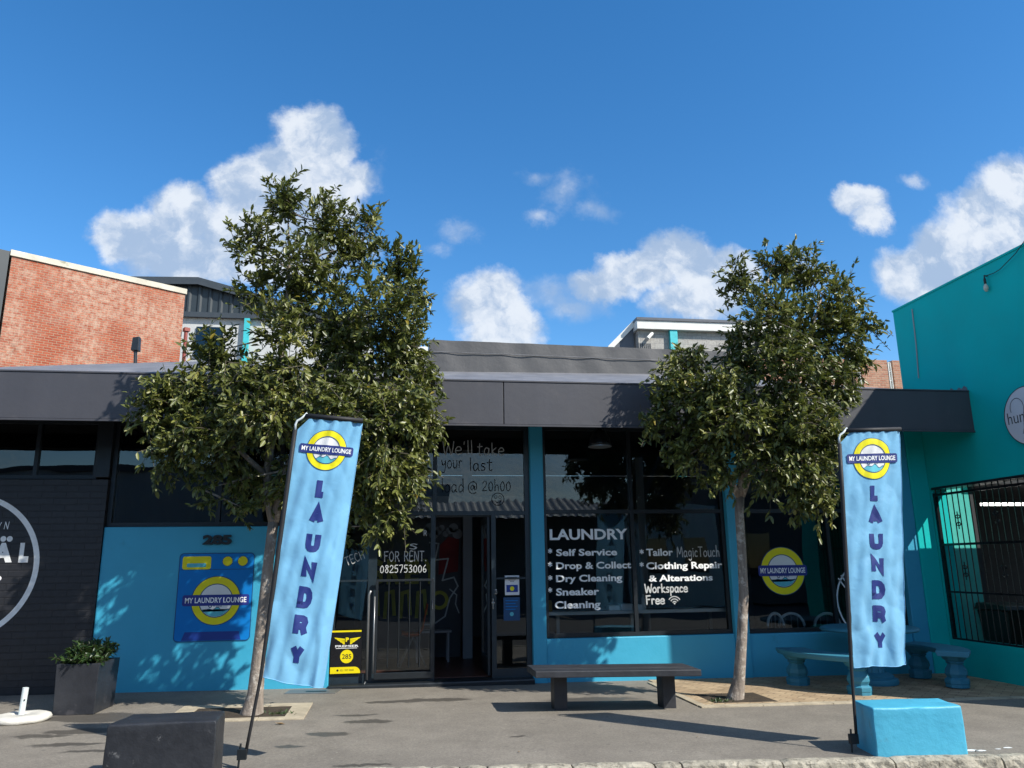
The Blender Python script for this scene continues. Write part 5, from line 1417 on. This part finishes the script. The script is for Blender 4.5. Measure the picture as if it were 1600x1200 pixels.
def make_tree(label, base, trunk, limbs, blobs, ymax_low, seed, twig_per, leaf_len):
    rng = np.random.default_rng(seed)
    o = empty('street_tree', (base[0], base[1], gz(base[0])), label, 'tree', 'street trees in the pavement')
    m = MB()
    for pts, rr_ in trunk:
        m.tube(pts, rr_, 14)
    tk = m.build('trunk', 'bark', o, smooth=True)
    bl = []
    for (px, py, rx, ry, dY, dens) in blobs:
        Y = 8.9+dY; c = np.array(P(px, py, Y)); k = np.linalg.norm(c-EYE)/1204
        bl.append((c, rx*k, ry*k, dens, py))
    nodes = [np.array(q) for q in limbs]
    br = MB(); tw = MB()
    PT = []; DR = []; UPS = []; LN = []; WD = []; TI = []
    done = []
    for bi, (c, rx, ry, dens, py) in enumerate(bl):
        # limb from the nearest lower node
        cand = [q for q in nodes if q[2] < c[2]+.25] or nodes
        a = min(cand, key=lambda q: np.linalg.norm(q-c)+.3*max(0, q[2]-c[2]))
        mid = (a+c)/2+rng.normal(0, .06, 3)+np.array([0, 0, -.05])
        L = np.linalg.norm(c-a)
        r0 = .008+.010*min(L, 1.2)
        tq = np.linspace(0, 1, 8); br.tube([a*(1-q)**2+2*mid*q*(1-q)+c*q*q for q in tq], [r0*(1-.75*q) for q in tq], 6)
        nodes.append(c); nodes.append(mid*.4+c*.6)
        ry_ = (rx+ry)/2
        nt = int(twig_per*dens*(.78 if py < 520 else 1.0)*(rx*ry*ry_)**.8/.25**2.4)+6
        tbl = rng.uniform(-.12, .12)
        for k in range(nt):
            v = rng.normal(0, 1, 3); v /= np.linalg.norm(v)
            if v[1] > .5 and rng.random() < .35: v[1] *= -1
            rad_ = rng.random()**.45
            end = c+v*np.array([rx, ry_*.95, ry])*(.30+.74*rad_)
            if end[2] < 4.25 and end[1] > ymax_low: end[1] = ymax_low-rng.random()*.25
            grav = .14 if py < 560 else -.08 if py < 700 else -.22
            tl = rng.uniform(.18, .42)
            if rng.random() < .13 and rad_ > .6:      # a longer shoot standing out of the crown
                tl = rng.uniform(.40, .62); end = end+v*np.array([rx, ry_*.9, ry])*.22+np.array([0, 0, grav*.5])
                if end[2] < 4.25 and end[1] > ymax_low: end[1] = ymax_low-rng.random()*.2
            dirn = v*np.array([1, .9, .8])+np.array([0, 0, grav*2.2])+rng.normal(0, .35, 3); dirn /= np.linalg.norm(dirn)
            st = end-dirn*tl
            bend = np.array([0, 0, -.05 if grav < 0 else .03])
            mid = (st+end)/2-bend*.6
            tw.tube([st, mid, end], [.0045, .0035, .0015], 3, caps=False)
            nl = int(rng.uniform(9, 17)*tl/.28)+3
            tt = np.sort(rng.random(nl))**.8
            tint_t = rng.beta(2.2, 3.0)+tbl
            for t_ in tt:
                p_ = st*(1-t_)**2+2*mid*t_*(1-t_)+end*t_**2
                d_ = dirn*(.55+.5*t_)+rng.normal(0, .62, 3)+np.array([0, 0, -.18 if grav < 0 else .05])
                PT.append(p_); DR.append(d_); UPS.append(np.array([0, -.35, .9])+rng.normal(0, .5, 3))
                LN.append(leaf_len*rng.uniform(.5, 1.25)); WD.append(LN[-1]*rng.uniform(.34, .48))
                ti = np.clip(tint_t+rng.normal(0, .14), 0, .95)
                if rng.random() < .006: ti = 1.0
                TI.append(ti)
    br.build('limbs', 'bark', o, smooth=True)
    tw.build('twigs', 'twig_bark', o, smooth=True)
    PT = np.array(PT)
    # keep the leaves out of the canopy
    low = (PT[:, 2] < 4.15) & (PT[:, 1] > ymax_low); PT[low, 1] = ymax_low-.02-.1*rng.random(low.sum())
    leaves_mesh('crown', PT, np.array(DR), np.array(UPS), np.array(LN), np.array(WD), np.array(TI), 'leaf', o, .12)
    return len(PT)

def W_(px, py, Y): return np.array(P(px, py, Y))
gL = np.array([-1.50, 9.36, gz(-1.5)-.03]); gR = np.array([4.13, 9.45, gz(4.1)-.03])
tL = [gL, gL+np.array([.005, 0, .06]), W_(399, 1085, 9.35), W_(405, 1020, 9.33), W_(413, 940, 9.3), W_(421, 865, 9.25), W_(428, 808, 9.2)]
tLa = [W_(427, 815, 9.2), W_(418, 778, 9.2), W_(417, 735, 9.18), W_(425, 690, 9.1), W_(433, 610, 9.0), W_(445, 520, 8.95), W_(452, 420, 8.9), W_(450, 330, 8.9)]
tLb = [W_(429, 815, 9.2), W_(437, 775, 9.15), W_(448, 735, 9.05), W_(480, 660, 9.0), W_(515, 575, 9.05), W_(535, 500, 9.1)]
tLc = [W_(418, 745, 9.18), W_(400, 728, 9.1), W_(375, 705, 9.0), W_(330, 680, 8.9)]
blobsL = [(447,315,46,42,0,1),(508,340,46,48,.2,1),(395,372,42,46,-.1,.9),(470,410,66,58,0,1),(556,385,50,56,.3,1),(622,415,45,48,0,1),(605,480,68,66,-.3,1),(510,490,78,70,.3,1),
 (400,450,46,50,.1,.55),(440,500,50,50,-.3,.7),(560,565,88,66,.1,1),(635,540,44,66,.2,1),(450,585,60,58,-.35,.8),(338,548,46,46,.35,.9),(300,618,72,45,.3,1),(245,640,46,48,.2,.9),(330,690,86,52,.1,1),
 (262,715,40,42,.2,.7),(420,650,78,56,-.4,1),(530,650,86,60,-.4,1),(620,650,72,62,-.3,1),(664,672,40,44,-.1,.9),(600,740,66,56,-.3,1),(560,775,58,50,-.2,1),(645,745,36,46,-.1,.8),(606,815,40,36,-.2,.8),
 (318,765,20,28,.1,.5),(378,752,46,36,.3,.8),(385,795,22,18,.2,.5),(470,760,60,60,.1,.8),(520,820,40,40,.1,.8),(660,600,36,46,0,.9),(380,600,50,40,-.2,.9), (575,340,24,26,.2,.6), (655,460,28,40,.1,.8)]
print('leaves L', make_tree('taller leafy street tree behind the leaning flag', gL, [(tL, [.15, .12, .088, .072, .064, .058, .058]), (tLa, [.055, .05, .045, .04, .034, .026, .017, .008]), (tLb, [.05, .045, .038, .028, .018, .008]), (tLc, [.035, .03, .024, .014])],
    [*tLa[3:], *tLb[2:], *tLc[1:]], blobsL, 9.86, 21, 25, .086))
tR = [gR, gR+np.array([.005, 0, .06]), W_(1155, 1060, 9.42), W_(1159, 1000, 9.40), W_(1162, 930, 9.38), W_(1159, 860, 9.35), W_(1155, 800, 9.3), W_(1157, 765, 9.28)]
tRa = [W_(1156, 775, 9.28), W_(1164, 720, 9.2), W_(1168, 650, 9.1), W_(1176, 570, 8.95), W_(1190, 490, 8.9), W_(1205, 415, 8.9)]
tRb = [W_(1158, 775, 9.28), W_(1180, 715, 9.1), W_(1220, 640, 8.95), W_(1262, 540, 8.85), W_(1285, 460, 8.85)]
tRc = [W_(1154, 775, 9.28), W_(1135, 740, 9.2), W_(1110, 690, 9.05), W_(1080, 640, 8.95), W_(1060, 600, 8.9)]
blobsR = [(1212,412,44,32,0,1),(1150,435,32,42,.1,.85),(1262,425,40,44,.2,1),(1308,470,38,46,0,.9),(1338,500,34,34,.1,.7),(1368,508,18,16,.1,.6),(1200,490,58,52,-.2,1),(1270,520,66,56,.2,1),(1330,560,30,44,0,.9),
 (1220,580,68,66,-.3,1),(1298,610,44,52,-.1,1),(1158,560,46,46,.2,.8),(1078,572,46,40,.2,.9),(1048,600,38,38,.1,.8),(1100,630,66,46,0,1),(1040,648,42,38,.2,.8),(1150,660,66,52,-.3,1),(1240,660,66,54,-.35,1),(1288,690,40,52,-.2,1),
 (1090,700,56,42,.1,.9),(1018,672,20,26,.2,.5),(1200,730,58,48,-.2,.9),(1262,745,48,48,-.3,.9),(1285,785,28,40,-.2,.8),(1120,745,36,34,.1,.7),(1060,715,24,32,.1,.7),(1248,795,28,28,-.1,.6),(1135,610,50,40,-.3,.9)]
print('leaves R', make_tree('shorter leafy street tree growing from brick paving right of the bench', gR, [(tR, [.135, .10, .070, .062, .058, .054, .055, .057]), (tRa, [.055, .045, .038, .03, .02, .008]), (tRb, [.05, .042, .032, .022, .009]), (tRc, [.045, .038, .03, .02, .01])],
    [*tRa[1:], *tRb[1:], *tRc[1:]], blobsR, 9.86, 33, 25, .086))

def shrub():
    rng = np.random.default_rng(5); x, y, z = PLX
    o = empty('potted_shrub', (x, y, z-.08), 'small bushy green plant growing in the black planter tub', 'plant')
    st = MB(); PT = []; DR = []; UPS = []; LN = []; TI = []
    for k in range(120):
        a = rng.uniform(0, 6.28); r = rng.random()**.5; el = rng.uniform(.1, 1.3)
        b = np.array([x+rng.uniform(-.12, .12), y+rng.uniform(-.2, .2), z-.07])
        e = b+np.array([.24*r*math.cos(a), .26*r*math.sin(a), .08+.20*math.sin(el)*(1-.45*r*r)+rng.uniform(0, .06)])
        st.tube([b, (b+e)/2+np.array([0, 0, .03]), e], [.004, .003, .002], 4, caps=False)
        d0 = (e-b)/np.linalg.norm(e-b)
        for q in range(16):
            t_ = rng.random()**.5; p_ = b*(1-t_)+e*t_
            PT.append(p_); DR.append(d0*.5+rng.normal(0, .7, 3)); UPS.append(np.array([0, -.2, 1])+rng.normal(0, .4, 3)); LN.append(rng.uniform(.045, .085)); TI.append(np.clip(rng.beta(2, 3), 0, .93))
    st.build('stems', 'twig_bark', o)
    LN = np.array(LN); leaves_mesh('foliage', np.array(PT), np.array(DR), np.array(UPS), LN, LN*.42, np.array(TI), 'shrub_leaf', o, .1)
shrub()
def weeds():
    rng = np.random.default_rng(9)
    for (x0, y0, lab, n) in ((3.86, 9.30, 'small green weeds in the tree pit left of the right trunk', 70), (-1.2, 9.3, 'small green weeds in the tree pit right of the left trunk', 45)):
        p = np.stack([x0+rng.normal(0, .07, n), y0+rng.normal(0, .04, n), np.full(n, gz(x0)+.008)], 1)
        d = rng.normal(0, .6, (n, 3)); d[:, 2] = np.abs(d[:, 2])+.5
        L = rng.uniform(.02, .05, n)
        o = leaves_mesh('weed_tuft', p, d, np.tile([0, -.3, 1.], (n, 1))+rng.normal(0, .4, (n, 3)), L, L*.35, np.clip(rng.beta(2, 2, n), 0, .92), 'shrub_leaf', None, .2)
        tag(o, lab, 'weeds', 'weeds in the tree pits')
weeds()
def litter():
    rr = random.Random(12)
    for i, (px, py, lab) in enumerate(((437, 1139, 'curled dry leaf on the asphalt right of the left flag pole'), (811, 1178, 'tiny pale dry leaf on asphalt near the kerb'), (1090, 1150, 'small dry leaf on asphalt below the bench shadow'))):
        d = ray(px, py); p_ = EYE+d*((0-1.6)/d[2]); z = gz(p_[0])+.006; a = rr.uniform(0, 6.28)
        m = MB(); L = (.055, .02, .02)[i]; ca, sa = math.cos(a), math.sin(a)
        f = lambda u, v, h: (p_[0]+L*(u*ca-v*sa), p_[1]+L*(u*sa+v*ca), z+L*h)
        m.add([f(-1, 0, 0), f(-.2, -.4, .25), f(.6, -.3, .2), f(1, 0, .35), f(.6, .3, .25), f(-.2, .4, .3), f(.1, 0, .02)], [(0, 1, 6), (1, 2, 6), (2, 3, 6), (3, 4, 6), (4, 5, 6), (5, 0, 6)])
        tag(m.build('dry_leaf', 'dry_leaf'), lab, 'leaf', 'dry leaves on the asphalt')
litter()
